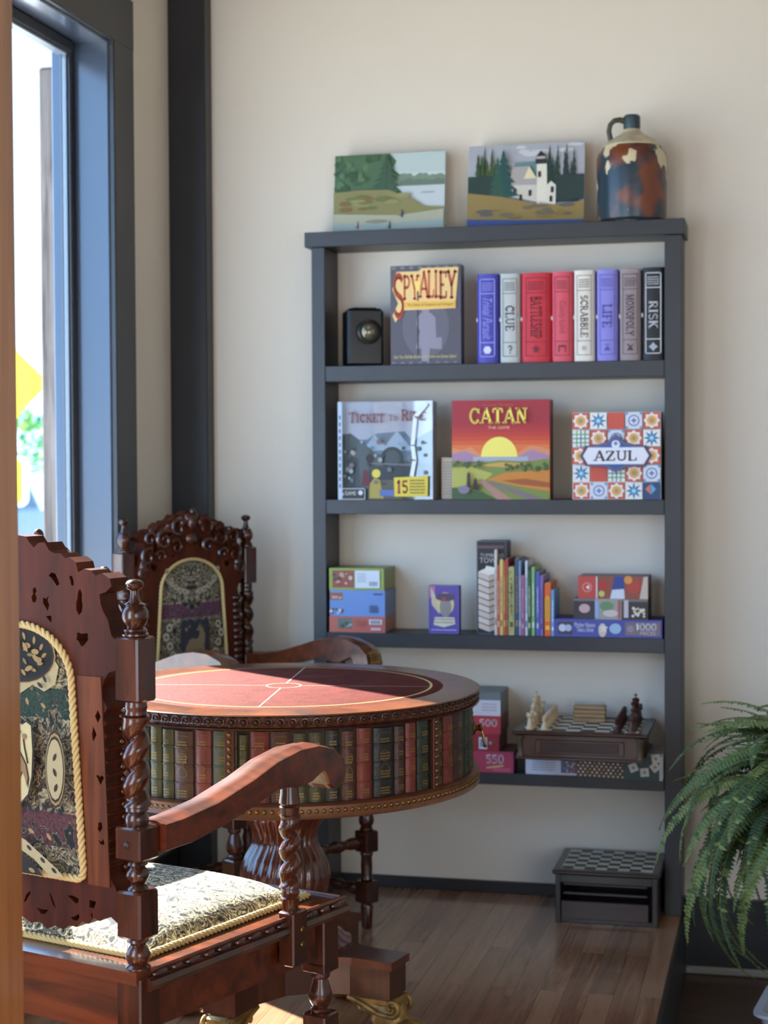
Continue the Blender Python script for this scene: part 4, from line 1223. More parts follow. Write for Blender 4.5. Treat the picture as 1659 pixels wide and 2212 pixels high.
r, a = carton('card_game_box', X3(932), X3(998), S3, S3 + 0.140, 0.036, (84, 66, 140), 'small purple card game box with a smoky crystal ball picture, standing alone', 'card game', y=-0.128)
W_, H_ = a.w, a.h
a.rect(0, 0, W_, H_, (98, 78, 160)); a.rect(0.0, 0.75 * H_, 0.2 * W_, H_, (196, 120, 150))
a.poly([(0.05 * W_, 0.98 * H_), (0.1 * W_, 0.6 * H_), (0.35 * W_, 0.4 * H_), (0.3 * W_, 0.7 * H_)], (206, 190, 160))
a.disc(0.55 * W_, 0.62 * H_, 0.026, (222, 204, 140), 16, 0.034); a.disc(0.56 * W_, 0.55 * H_, 0.018, (150, 140, 136), 12, 0.03)
a.disc(0.55 * W_, 0.76 * H_, 0.03, (88, 70, 96), 16, 0.012); a.disc(0.5 * W_, 0.72 * H_, 0.006, (190, 70, 60), 8)
a.poly([(0.16 * W_, 0.18 * H_), (0.2 * W_, 0.34 * H_), (0.85 * W_, 0.34 * H_), (0.88 * W_, 0.2 * H_), (0.5 * W_, 0.13 * H_)], (222, 216, 190))
a.scribble(0.2 * W_, 0.2 * H_, 0.84 * W_, 0.33 * H_, (160, 140, 120), 2, 4)
a.scribble(0.08 * W_, 0.05 * H_, 0.92 * W_, 0.1 * H_, (190, 184, 230), 1, 6)
a.frame(0, 0, W_, H_, 0.002, (126, 110, 190))
a.build('cover_art', r)

r, a = carton('tumbling_tower_box', X3(1037), X3(1101), S3, S3 + 0.272, 0.085, (30, 30, 34), 'tall black box printed with a tower of pale wooden blocks, beside the thin books', 'game box', y=-0.126)
W_, H_ = a.w, a.h
a.frame(0, 0, W_, H_, 0.0022, (96, 106, 116)); a.rect(0.04 * W_, 0.92 * H_, 0.92 * W_, 0.95 * H_, (110, 78, 84))
a.text('TUMBLING', 0.12 * W_, 0.83 * H_, 0.92 * W_, 0.865 * H_, (190, 182, 176)); a.text('TOWER', 0.1 * W_, 0.765 * H_, 0.92 * W_, 0.82 * H_, (190, 182, 176))
BL, BL2 = (216, 202, 188), (176, 150, 128)
for k in range(9):
    z0 = (0.045 + 0.068 * k) * H_; z1 = z0 + 0.058 * H_
    a.poly([(0.06 * W_, z0 + 0.022 * H_), (0.42 * W_, z0 - 0.02 * H_), (0.42 * W_, z1 - 0.02 * H_), (0.06 * W_, z1 + 0.022 * H_)], BL if k % 2 else (206, 190, 178))
    a.poly([(0.42 * W_, z0 - 0.02 * H_), (0.8 * W_, z0 + 0.022 * H_), (0.8 * W_, z1 + 0.022 * H_), (0.42 * W_, z1 - 0.02 * H_)], BL2 if k % 2 else (190, 164, 144))
a.poly([(0.06 * W_, 0.67 * H_), (0.45 * W_, 0.73 * H_), (0.8 * W_, 0.67 * H_), (0.42 * W_, 0.63 * H_)], (230, 220, 208))
a.poly([(0.3 * W_, 0.69 * H_), (0.33 * W_, 0.735 * H_), (0.75 * W_, 0.71 * H_), (0.74 * W_, 0.67 * H_)], (236, 228, 218))
a.build('cover_art', r)

THIN = [ # px left, px right, top px, colour, second colour, label
 (1078.5, 1084, 1187, (212, 204, 196), (150, 140, 120), 'tallest thin book, cream spine, next to the black tower box'),
 (1084.5, 1089.5, 1222, (196, 72, 56), (226, 190, 170), 'thin red book right of the tall cream one'),
 (1090, 1097, 1209, (214, 190, 110), (170, 96, 50), 'pale yellow thin book near the left end of the row'),
 (1097.5, 1102.5, 1212, (176, 100, 56), (220, 180, 120), 'thin rust brown book beside the pale yellow one'),
 (1103, 1108, 1207, (178, 72, 60), (120, 150, 70), 'thin brick red book left of the patterned green one'),
 (1109, 1121, 1225, (176, 176, 112), (90, 96, 50), 'thicker book with a mottled yellow-green spine'),
 (1122, 1131, 1207, (54, 76, 100), (150, 120, 100), 'navy blue book right of the mottled green one'),
 (1131.5, 1134.5, 1211, (150, 176, 206), (230, 230, 232), 'very thin light blue book beside the navy one'),
 (1135, 1143, 1244, (160, 92, 124), (190, 150, 170), 'short dusty pink book in the middle of the row'),
 (1144.5, 1149.5, 1211, (204, 208, 216), (70, 110, 170), 'thin white and blue book standing above its neighbours'),
 (1150, 1156.5, 1233, (44, 92, 62), (200, 196, 170), 'thin dark green book left of the light green one'),
 (1158, 1165, 1225, (126, 176, 116), (210, 226, 200), 'thin light green book right of the dark green one'),
 (1167, 1175, 1236, (82, 94, 176), (180, 186, 220), 'thin royal blue book left of the violet one'),
 (1176, 1183, 1244, (132, 106, 170), (80, 66, 120), 'thin violet book right of the royal blue one'),
 (1185.5, 1199, 1260, (226, 102, 40), (240, 200, 60), 'short bright orange book with yellow spine lettering'),
 (1200, 1206, 1275, (104, 160, 216), (220, 236, 250), 'shortest light blue book at the right end of the row'),
]
for i, (p0, p1, top, rgb, c2, lab) in enumerate(THIN):
    x0, x1 = X3(p0), X3(p1)
    h_ = (1378 - top) * 0.001296
    dpt = 0.138 if h_ > 0.15 else 0.12
    r = empty('thin_book', ((x0 + x1) / 2, FY + dpt / 2, S3), 0, lab, 'book', 'thin books in a row on the third shelf')
    w_ = x1 - x0
    mb = MB()
    C_ = mat('card_%d_%d_%d' % rgb, rgb, 0.4)
    mb.box((0, 0, h_ / 2), (w_, dpt, h_), C_, 0.0006)
    mb.build('cover', r, smooth=False)
    mb = MB(); mb.box((0, 0.002, h_ + 0.0002), (w_ * 0.6, dpt - 0.01, 0.0012), mat('book_pages', (206, 200, 188), 0.8)); mb.build('pages', r, smooth=False)
    a = Art((-w_ / 2, -dpt / 2, 0))
    a.rect(w_ * 0.2, h_ * 0.12, w_ * 0.8, h_ * 0.2, c2)
    rs = [(w_ * 0.3, h_ * (0.3 + 0.03 * k), w_ * 0.7, h_ * (0.3 + 0.03 * k + q.uniform(0.01, 0.026))) for k in range(16)]
    a.rects(rs, c2)
    if rgb == (226, 102, 40): a.rect(w_ * 0.12, h_ * 0.28, w_ * 0.88, h_ * 0.72, (222, 170, 50)); a.scribble(w_ * 0.3, h_ * 0.3, w_ * 0.75, h_ * 0.7, (190, 90, 40), 9, 3)
    if rgb == (176, 176, 112):
        for k in range(30): a.disc(w_ * q.uniform(0.15, 0.85), h_ * q.uniform(0.03, 0.95), 0.002, (96, 100, 60), 6)
    a.build('spine_print', r)

GR = 'puzzle boxes stacked at the right of the third shelf'
r, a = carton('puzzle_box', X3(1207), X3(1432), S3, 0.8375, 0.142, (72, 78, 150), 'long blue puzzle box reading 1000, bottom of the right stack', 'puzzle box', GR)
W_, H_ = a.w, a.h
a.rect(0, 0, W_, H_, (78, 84, 162)); a.rect(0.03 * W_, 0.14 * H_, 0.17 * W_, 0.84 * H_, (70, 66, 72))
a.disc(0.075 * W_, 0.5 * H_, 0.011, (206, 210, 226), 12); a.disc(0.13 * W_, 0.5 * H_, 0.010, (186, 190, 220), 12)
a.text('Mother Nature', 0.19 * W_, 0.56 * H_, 0.38 * W_, 0.82 * H_, (222, 222, 236)); a.text('Takes a Break', 0.21 * W_, 0.3 * H_, 0.37 * W_, 0.54 * H_, (222, 222, 236))
a.disc(0.45 * W_, 0.4 * H_, 0.012, (214, 196, 180), 12, 0.02); a.star(0.46 * W_, 0.5 * H_, 0.014, 5, (230, 220, 210), 0.5)
a.disc(0.57 * W_, 0.5 * H_, 0.017, (160, 190, 216), 14, 0.015)
a.rect(0.66 * W_, 0.12 * H_, 0.985 * W_, 0.88 * H_, (128, 110, 120)); a.disc(0.71 * W_, 0.5 * H_, 0.010, (150, 140, 150), 12)
a.slab('1000', 0.76 * W_, 0.42 * H_, 0.95 * W_, 0.84 * H_, (236, 234, 240)); a.text('PIECES', 0.80 * W_, 0.16 * H_, 0.94 * W_, 0.36 * H_, (206, 190, 200))
a.build('end_print', r)
r, a = carton('puzzle_box', X3(1247), X3(1403), 0.838, 0.897, 0.13, (46, 42, 46), 'dark puzzle box in the middle of the right stack, white flowers on it', 'puzzle box', GR)
W_, H_ = a.w, a.h
a.rect(0, 0, W_, H_, (62, 56, 58)); a.rect(0, 0.88 * H_, W_, H_, (120, 116, 116)); a.disc(0.15 * W_, 0.52 * H_, 0.016, (206, 170, 170), 14, 0.013)
a.rect(0.29 * W_, 0, 0.65 * W_, H_, (160, 160, 150)); a.disc(0.45 * W_, 0.65 * H_, 0.02, (110, 146, 100), 12, 0.014); a.disc(0.5 * W_, 0.3 * H_, 0.022, (214, 196, 190), 12, 0.01)
a.rect(0.29 * W_, 0.1 * H_, 0.34 * W_, 0.9 * H_, (150, 176, 222)); a.rect(0.6 * W_, 0.05 * H_, 0.635 * W_, 0.95 * H_, (180, 90, 96)); a.rect(0.68 * W_, 0.1 * H_, 0.74 * W_, 0.95 * H_, (196, 190, 196))
for k in range(16): a.disc(q.uniform(0.79, 0.97) * W_, q.uniform(0.15, 0.7) * H_, q.uniform(0.003, 0.005), (230, 218, 196), 8)
a.build('end_print', r)
r, a = carton('puzzle_box', X3(1257), X3(1403), 0.8975, 0.961, 0.125, (186, 70, 62), 'red puzzle box with a collage end, topmost of the right stack', 'puzzle box', GR, side=(120, 84, 90))
W_, H_ = a.w, a.h
a.rect(0, 0, W_, H_, (196, 76, 66)); a.disc(0.13 * W_, 0.5 * H_, 0.014, (226, 150, 140), 14); a.disc(0.13 * W_, 0.5 * H_, 0.011, (196, 76, 66), 14); a.poly([(0.11 * W_, 0.5 * H_), (0.16 * W_, 0.62 * H_), (0.16 * W_, 0.4 * H_)], (250, 240, 236))
a.rect(0.27 * W_, 0, W_, H_, (150, 80, 60)); a.poly([(0.46 * W_, 0), (0.52 * W_, H_), (0.66 * W_, H_), (0.67 * W_, 0)], (56, 70, 140)); a.poly([(0.46 * W_, 0), (0.49 * W_, 0.4 * H_), (0.66 * W_, 0.45 * H_), (0.67 * W_, 0)], (214, 220, 230))
a.disc(0.36 * W_, 0.6 * H_, 0.012, (190, 50, 50), 10); a.disc(0.34 * W_, 0.22 * H_, 0.009, (200, 200, 110), 10); a.disc(0.8 * W_, 0.55 * H_, 0.02, (186, 70, 60), 12); a.poly([(0.88 * W_, 0), (0.94 * W_, H_), (W_, H_), (W_, 0)], (204, 186, 170)); a.disc(0.72 * W_, 0.85 * H_, 0.012, (226, 150, 70), 10); a.rect(0.26 * W_, 0, 0.28 * W_, H_, (230, 214, 220))
a.build('end_print', r)

# shelf 4 -------------------------------------------------------------------------
GL4 = 'boxes stacked behind the drum table on the lowest shelf'
xl = 0.400
for (z0, z1, p1, rgb, lab, ex) in [(S4, 0.448, 1112, (176, 62, 92), 'crimson puzzle box reading 550, bottom of the stack behind the table', '550'),
                                   (0.4485, 0.498, 1081, (150, 38, 48), 'red box with a white barcode label, second from the bottom behind the table', 'bar'),
                                   (0.4985, 0.5495, 1084, (186, 52, 66), 'red puzzle box reading 500, behind the table rim', '500'),
                                   (0.55, 0.5975, 1084, (206, 208, 216), 'white box with small print above the red 500 box', 'w'),
                                   (0.598, 0.620, 1084, (110, 120, 122), 'flat grey-green box on top of the stack behind the table', 'g')]:
    x1 = X4(p1)
    r, a = carton('puzzle_box', xl, x1, z0, z1, 0.142, rgb, lab, 'puzzle box', GL4, side=tuple(int(v * 0.35 + 50) for v in rgb) if ex != 'g' else rgb)
    W_, H_ = a.w, a.h
    a.rect(0, 0, W_, H_, rgb)
    if ex in ('550', '500'):
        a.slab(ex, W_ - (0.080 if ex == '550' else 0.062), 0.42 * H_, W_ - (0.028 if ex == '550' else 0.010), 0.86 * H_, (226, 200, 210))
        if ex == '550': a.line([(W_ - 0.078, 0.22 * H_), (W_ - 0.03, 0.34 * H_)], 0.005, (206, 180, 120)); a.scribble(W_ - 0.06, 0.06 * H_, W_ - 0.01, 0.24 * H_, (220, 130, 150), 2, 8)
    elif ex == 'bar':
        a.rect(W_ - 0.060, 0.12 * H_, W_ - 0.036, 0.82 * H_, (206, 214, 230)); a.rect(W_ - 0.056, 0.25 * H_, W_ - 0.042, 0.7 * H_, (130, 140, 150)); a.disc(W_ - 0.026, 0.5 * H_, 0.005, (110, 160, 160), 10)
    elif ex == 'w':
        a.scribble(W_ - 0.055, 0.3 * H_, W_ - 0.01, 0.85 * H_, (176, 160, 176), 3, 2); a.rect(0, 0, W_, 0.04 * H_, (160, 60, 70))
    a.build('end_print', r)
r, a = carton('storage_box', 0.602, 0.629, S4, 0.447, 0.10, (22, 24, 30), 'narrow black box standing between the crimson and white boxes', 'box', y=-0.115)
a.frame(0, 0, a.w, a.h, 0.001, (34, 36, 42)); a.build('edge_trim', r)
r, a = carton('board_game_box', 0.632, 1.0265, S4, 0.4565, 0.146, (208, 210, 216), 'white family games box under the carved chess set', 'board game')
W_, H_ = a.w, a.h
a.rect(0, 0, W_, H_, (206, 210, 226)); a.rect(0.05 * W_, 0.7 * H_, 0.2 * W_, 0.95 * H_, (170, 62, 66)); a.scribble(0.05 * W_, 0.15 * H_, 0.22 * W_, 0.66 * H_, (150, 156, 176), 5, 1)
a.rect(0.26 * W_, 0.1 * H_, 0.4 * W_, H_, (96, 108, 140))
for k in range(40): a.disc(q.uniform(0.27, 0.41) * W_, q.uniform(0.15, 0.95) * H_, 0.003, [(200, 110, 90), (120, 160, 190), (210, 200, 180)][k % 3], 6)
a.rect(0.38 * W_, 0, 0.73 * W_, H_, (96, 70, 62))
for i in range(20):
    for j in range(7):
        if (i + j) % 2: a.disc((0.39 + 0.017 * i) * W_, (0.08 + 0.13 * j) * H_, 0.0034, [(214, 206, 186), (176, 160, 120), (230, 226, 220)][(i * j) % 3], 6)
a.poly([(0.72 * W_, 0), (0.71 * W_, H_), (W_, H_), (W_, 0)], (58, 82, 82))
for cx_, cy_, an in ((0.79, 0.5, 0.4), (0.87, 0.32, 0.1), (0.945, 0.55, 0.7), (0.95, 0.9, 0.2)):
    s_ = 0.013
    a.poly([(cx_ * W_ + s_ * 1.3 * math.cos(an + PI / 4 + PI / 2 * k), cy_ * H_ + s_ * 1.3 * math.sin(an + PI / 4 + PI / 2 * k)) for k in range(4)], (214, 212, 206))
    a.disc(cx_ * W_, cy_ * H_, 0.005, (150, 140, 140), 6)
a.rect(0.975 * W_, 0, W_, H_, (200, 204, 206))
a.build('side_print', r)

# chess set on the games box ------------------------------------------------------
CHW, CHD = 0.368, 0.300
cs = empty('chess_set_case', (0.806, -0.160, 0.4575), 0.0, 'dark wooden chess case with drawers, its board top holding carved pieces', 'chess set')
DK = wood('dark_walnut', (38, 20, 16), (72, 42, 34), 0.35, 0.3, (0.15, 1, 1), 20)
mb = MB(); mb.box((0, 0, 0.036), (CHW - 0.03, CHD - 0.02, 0.066), DK, 0.002); mb.box((0, 0, 0.004), (CHW - 0.01, CHD - 0.005, 0.008), DK, 0.002); mb.build('case_body', cs, smooth=False)
mb = MB(); mb.box((0, 0, 0.0745), (CHW + 0.012, CHD + 0.006, 0.011), DK, 0.004); mb.build('board_frame', cs, smooth=False)
a = Art((-CHW / 2, -CHD / 2, 0.0802), (1, 0, 0), (0, 1, 0), (0, 0, 1))
bx0, by0, sx_, sy_ = 0.022, 0.018, (CHW - 0.044) / 8, (CHD - 0.036) / 8
a.rect(bx0, by0, CHW - bx0, CHD - by0, (58, 48, 42))
a.rects([(bx0 + i * sx_, by0 + j * sy_, bx0 + (i + 1) * sx_, by0 + (j + 1) * sy_) for i in range(8) for j in range(8) if (i + j) % 2], (222, 212, 190))
a.build('checkered_board', cs)
mb = MB(); mb.box((0, -CHD / 2 + 0.008, 0.036), (CHW - 0.12, 0.006, 0.040), DK, 0.002); mb.box((0, -CHD / 2 + 0.005, 0.036), (CHW - 0.15, 0.004, 0.028), mat('case_panel', (52, 32, 28), 0.4), 0.001); mb.build('drawer', cs, smooth=False)
for sx2 in (-1, 1):
    mb = MB(); mb.lathe([(0.008, 0.012), (0.014, 0.012), (0.016, 0.009), (0.054, 0.009), (0.058, 0.012), (0.066, 0.013)], mat('pewter_column', (110, 98, 78), 0.4, metal=0.5), c=(sx2 * (CHW / 2 - 0.018), -CHD / 2 + 0.014, 0), seg=14); mb.build('corner_column', cs)
def chess_piece(kind, material):
    mb = MB()
    P = {'pawn': [(0, .010), (.004, .010), (.007, .007), (.018, .0045), (.022, .0075), (.024, .0045), (.03, .0065), (.034, .003)],
         'rook': [(0, .011), (.005, .011), (.009, .008), (.028, .006), (.031, .0095), (.041, .0095), (.041, .006), (.037, .005)],
         'knight': [(0, .011), (.005, .011), (.009, .008), (.016, .007)],
         'bishop': [(0, .011), (.005, .011), (.009, .008), (.032, .0048), (.036, .009), (.039, .005), (.047, .008), (.054, .003), (.058, .003)],
         'queen': [(0, .012), (.006, .012), (.011, .009), (.04, .005), (.045, .010), (.048, .006), (.06, .011), (.062, .007), (.066, .004)],
         'king': [(0, .012), (.006, .012), (.011, .009), (.044, .0055), (.049, .011), (.052, .006), (.066, .010), (.069, .006)]}[kind]
    mb.lathe(P, material, seg=12)
    if kind == 'knight':
        mb.prism([(-.007, .014), (-.008, .03), (-.003, .043), (.002, .047), (.004, .043), (.013, .036), (.012, .031), (.003, .031), (.007, .014)], -.005, .005, material, 'y')
    if kind == 'king':
        mb.box((0, 0, .075), (.003, .003, .012), material); mb.box((0, 0, .076), (.009, .003, .003), material)
    for v_ in mb.v: v_ *= 1.12
    return mb
IV = mat('boxwood', (206, 184, 150), 0.45, bump=0.2, bscale=200); RW = mat('rosewood_piece', (66, 34, 26), 0.35)
order = ['rook', 'knight', 'bishop', 'queen', 'king', 'bishop', 'knight', 'rook']
words = ['nearest', 'second', 'third', 'fourth', 'fifth', 'sixth', 'seventh', 'farthest']
for side, (mtl, cn, bi, pi_) in enumerate([(IV, 'cream', 0, 1), (RW, 'dark brown', 7, 6)]):
    for j in range(8):
        for col, kd in ((bi, order[j]), (pi_, 'pawn')):
            mb = chess_piece(kd, mtl)
            x = 0.806 - CHW / 2 + bx0 + (col + 0.5) * sx_; y = -0.160 - CHD / 2 + by0 + (j + 0.5) * sy_
            o = mb.build('chess_' + kd, loc=(x, y, 0.4575 + 0.0804))
            tag(o, '%s carved chess %s, %s from the front edge in its row' % (cn, kd, words[j]), 'chess piece', 'carved chess pieces on the board')
bn = empty('wooden_block_bundle', (0.812, -0.10, 0.4575 + 0.0804), 0.02, 'bundle of pale wooden sticks lying in the middle of the chess board', 'wooden blocks')
for j in range(4):
    mb = MB(); mb.box((0, 0, 0.006 + 0.0118 * j), (0.094 - 0.002 * (j % 2), 0.044, 0.0108), wood('pale_sticks', (140, 110, 76), (190, 160, 118), 0.6, 0, (0.1, 1, 1), 30), 0.002); mb.build('stick_layer', bn, smooth=False)
mb = MB(); mb.box((0, 0, 0.052), (0.088, 0.04, 0.007), glass_mat('clear_lid', (0.9, 0.93, 0.97), 0.15), 0.001); mb.build('clear_lid', bn, smooth=False)

# chess table box on the floor -----------------------------------------------------
fb = empty('chess_table_box', (0.8785, -0.168, 0), 0.0, 'black low chess-board box with open drawers on the floor under the bookcase', 'chess box')
FW, FD, FH = 0.282, 0.262, 0.150
EB = wood('ebonised_wood', (26, 20, 20), (52, 40, 40), 0.35, 0.3, (0.1, 1, 1), 20)
mb = MB()
mb.box((-FW / 2 + 0.007, 0, (FH - 0.012) / 2), (0.014, FD, FH - 0.012), EB, 0.001); mb.box((FW / 2 - 0.007, 0, (FH - 0.012) / 2), (0.014, FD, FH - 0.012), EB, 0.001)
mb.box((0, FD / 2 - 0.006, (FH - 0.012) / 2), (FW - 0.028, 0.012, FH - 0.012), EB, 0.001); mb.box((0, 0, 0.006), (FW - 0.028, FD - 0.024, 0.012), EB, 0.001)
mb.box((0, -FD / 2 + 0.006, FH - 0.024), (FW - 0.028, 0.012, 0.022), EB, 0.001)
mb.build('carcass', fb, smooth=False)
mb = MB(); mb.box((0, 0, FH - 0.006), (FW + 0.018, FD + 0.016, 0.012), EB, 0.004); mb.build('board_top', fb, smooth=False)
a = Art((-FW / 2, -FD / 2, FH + 0.0003), (1, 0, 0), (0, 1, 0), (0, 0, 1))
a.rect(0.014, 0.014, FW - 0.014, FD - 0.014, (196, 190, 174))
s1_, s2_ = (FW - 0.032) / 8, (FD - 0.032) / 8
a.rects([(0.016 + i * s1_, 0.016 + j * s2_, 0.016 + (i + 1) * s1_, 0.016 + (j + 1) * s2_) for i in range(8) for j in range(8) if (i + j) % 2 == 0], (58, 54, 50))
a.build('checkered_board', fb)
for z_ in (0.108, 0.082):
    mb = MB(); mb.box((-0.004, -FD / 2 + 0.02, z_), (FW - 0.05, 0.014, 0.006), mat('drawer_rail', (70, 62, 62), 0.4), 0.001); mb.build('drawer_rail', fb, smooth=False)
mb = MB(); mb.box((-0.004, -FD / 2 + 0.008, 0.038), (FW - 0.040, 0.014, 0.050), wood('drawer_front_wood', (44, 30, 30), (66, 48, 48), 0.4, 0.2, (0.1, 1, 1), 16), 0.0015); mb.box((-0.004, -FD / 2 + 0.06, 0.035), (FW - 0.05, 0.09, 0.04), EB); mb.build('drawer', fb, smooth=False)

# ------------------------------------------------------------------ carved armchairs
def turned(mb, z0, z1, prof, material, cx=0, cy=0, seg=20):
    """prof: (fraction, radius)"""
    mb.lathe([(z0 + (z1 - z0) * f, r * 0.83) for f, r in prof], material, c=(cx, cy, 0), seg=seg)
def twist(mb, z0, z1, R, pitch, material, cx=0, cy=0, hand=1, seg=28):
    n = int((z1 - z0) / 0.0022)
    vs, fs = [], []
    for j in range(n + 1):
        z = z0 + (z1 - z0) * j / n
        e = min(j, n - j) / n
        k = min(1, e * 9)
        for i in range(seg):
            a = 2 * PI * i / seg
            ph = a - hand * 2 * PI * (z - z0) / pitch
            ec = R * 0.13 * k
            rho = R * 0.90 - ec
            r = ec * math.cos(ph) + math.sqrt(rho * rho - (ec * math.sin(ph)) ** 2) - R * .20 * k * max(0, -math.cos(ph)) ** 5
            vs.append((cx + r * math.cos(a), cy + r * math.sin(a), z))
    for j in range(n):
        for i in range(seg):
            k = (i + 1) % seg
            fs.append((j * seg + i, j * seg + k, (j + 1) * seg + k, (j + 1) * seg + i))
    fs += [tuple(reversed(range(seg))), tuple(range(n * seg, n * seg + seg))]
    mb.add(vs, fs, material)
def rope(path, R, pitch, material, closed=True, strands=3, seg=6):
    mb = MB()
    P_ = [Vector(p) for p in path]
    if closed:
        P_.append(P_[0])
    L_ = [0]
    for i in range(1, len(P_)):
        L_.append(L_[-1] + (P_[i] - P_[i - 1]).length)
    tot = L_[-1]
    n = int(tot / (pitch / 7))
    turns = round(tot / pitch)
    pts = []
    k = 0
    for j in range(n + (0 if closed else 1)):
        s = tot * j / n
        while k < len(L_) - 2 and L_[k + 1] < s:
            k += 1
        t = (s - L_[k]) / max(1e-9, L_[k + 1] - L_[k])
        pts.append(P_[k].lerp(P_[k + 1], t))
    nn = len(pts)
    for st in range(strands):
        line = []
        for j in range(nn):
            d = (pts[(j + 1) % nn] - pts[j - 1]) if closed or 0 < j < nn - 1 else (pts[min(j + 1, nn - 1)] - pts[max(j - 1, 0)])
            d.normalize()
            a = Vector((0, 1, 0)) if abs(d.y) < 0.9 else Vector((0, 0, 1))
            u = (a - d * a.dot(d)).normalized(); v = d.cross(u)
            ph = 2 * PI * (turns * j / n + st / strands)
            line.append(pts[j] + (u * math.cos(ph) + v * math.sin(ph)) * R * 0.56)
        mb.tube(line, R * 0.50, material, seg, closed=closed)
    return mb
def plate(outline, holes, y0, y1, material):
    """pierced board in the x-z plane, made through a filled 2D curve"""
    cu = bpy.data.curves.new('p', 'CURVE'); cu.dimensions = '2D'; cu.fill_mode = 'BOTH'
    cu.extrude = (y1 - y0) / 2
    for poly in [outline] + holes:
        sp = cu.splines.new('POLY'); sp.points.add(len(poly) - 1)
        for p_, c_ in zip(sp.points, poly):
            p_.co = (c_[0], c_[1], 0, 1)
        sp.use_cyclic_u = True
    ob = bpy.data.objects.new('p', cu); COL.objects.link(ob)
    me = ob.to_mesh()
    mb = MB()
    mb.add([(v.co.x, (y0 + y1) / 2 + v.co.z, v.co.y) for v in me.vertices], [tuple(f.vertices) for f in me.polygons], material)
    ob.to_mesh_clear(); bpy.data.objects.remove(ob); bpy.data.curves.remove(cu)
    return mb
def scallop(p0, p1, n, amp):
    """ridged edge between two points"""
    out = []
    dx, dz = p1[0] - p0[0], p1[1] - p0[1]
    l = math.hypot(dx, dz); nx, nz = dz / l, -dx / l
    for i in range(n):
        for t, h in ((0.0, 0.0), (0.35, 0.9), (0.7, 1.0), (0.95, 0.5)):
            u = (i + t) / n
            out.append((p0[0] + dx * u + nx * h * amp, p0[1] + dz * u + nz * h * amp))
    return out

BW_, FWX = 0.235, 0.25     # half spacing of rear and front posts
PY = -0.25
TAPB = tapestry('tapestry_back', [(0.868, 0.918, (38, 62, 46)), (0.655, 0.712, (92, 50, 54))])
TAPF = tapestry('tapestry_front', [(0.845, 0.888, (104, 60, 80))], 1.15, (0.92, 0.97, 1.12))
TAPS = tapestry('tapestry_seat', [], 2.3, (1.0, 1.0, 1.05))  # weave colour brightened to carry the glare of the sun on the seat
FINIAL = [(0, .024), (.03, .027), (.06, .027), (.08, .022), (.11, .024), (.14, .023), (.17, .018), (.20, .019), (.25, .0235), (.33, .0265), (.42, .0262), (.49, .0235), (.54, .0195), (.555, .0215), (.57, .0205), (.60, .013), (.66, .0098), (.74, .0078), (.80, .0078), (.815, .010), (.84, .0145), (.88, .0175), (.92, .018), (.96, .0155), (.985, .010), (1, .003)]
def rear_post(sx):
    mb = MB(); x = sx * BW_
    W2 = MAHOG
    turned(mb, 1.010, 1.103, FINIAL, W2, x, PY)
    mb.box((x, PY, 0.959), (0.048, 0.048, 0.104), W2, 0.003)
    turned(mb, 0.880, 0.908, [(0, .018), (.2, .0225), (.45, .021), (.6, .023), (.8, .022), (1, .021)], W2, x, PY)
    twist(mb, 0.738, 0.882, 0.0255, 0.048, W2, x, PY, hand=sx)
    turned(mb, 0.704, 0.742, [(0, .022), (.3, .024), (.5, .023), (.62, .019), (.7, .0235), (.85, .0235), (1, .019)], W2, x, PY)
    mb.box((x, PY, 0.679), (0.052, 0.050, 0.054), W2, 0.003)
    turned(mb, 0.600, 0.654, [(0, .022), (.12, .020), (.2, .014), (.3, .019), (.45, .0235), (.58, .022), (.72, .015), (.8, .021), (.9, .018), (1, .020)], W2, x, PY)
    mb.box((x, PY, 0.564), (0.050, 0.050, 0.078), W2, 0.004)
    turned(mb, 0.470, 0.527, [(0, .026), (.12, .025), (.2, .019), (.35, .0235), (.5, .0245), (.65, .020), (.75, .015), (.85, .022), (1, .018)], W2, x, PY)
    return mb
def back_half():
    """right half of the carved back outline from the top centre down to the bottom centre"""
    o = [(0, 1.170), (.018, 1.168), (.026, 1.158), (.036, 1.150), (.046, 1.158), (.060, 1.159), (.070, 1.146), (.084, 1.140), (.094, 1.142), (.104, 1.134), (.114, 1.136), (.128, 1.128), (.133, 1.112), (.146, 1.118), (.160, 1.116), (.170, 1.108), (.184, 1.112), (.200, 1.104), (.204, 1.092), (.192, 1.082),
         (.178, 1.078), (.180, 1.062), (.186, 1.050), (.196, 1.036), (.199, 1.024), (.203, 1.012), (.2105, 1.006), (.2105, .958), (.196, .952), (.188, .942), (.180, .925), (.183, .908), (.192, .896)]
    o += scallop((.190, .892), (.197, .618), 13, 0.006)
    o += [(.205, .606), (.2095, .598), (.2095, .548), (.196, .556), (.182, .552), (.172, .546), (.160, .549), (.148, .538), (.134, .540), (.122, .529), (.106, .530), (.092, .521), (.074, .525), (.058, .518), (.040, .526), (.020, .522), (0, .530)]
    return o
def blob(cx, cz, pts):
    return [(cx + a * 0.001, cz + b * 0.001) for a, b in pts]
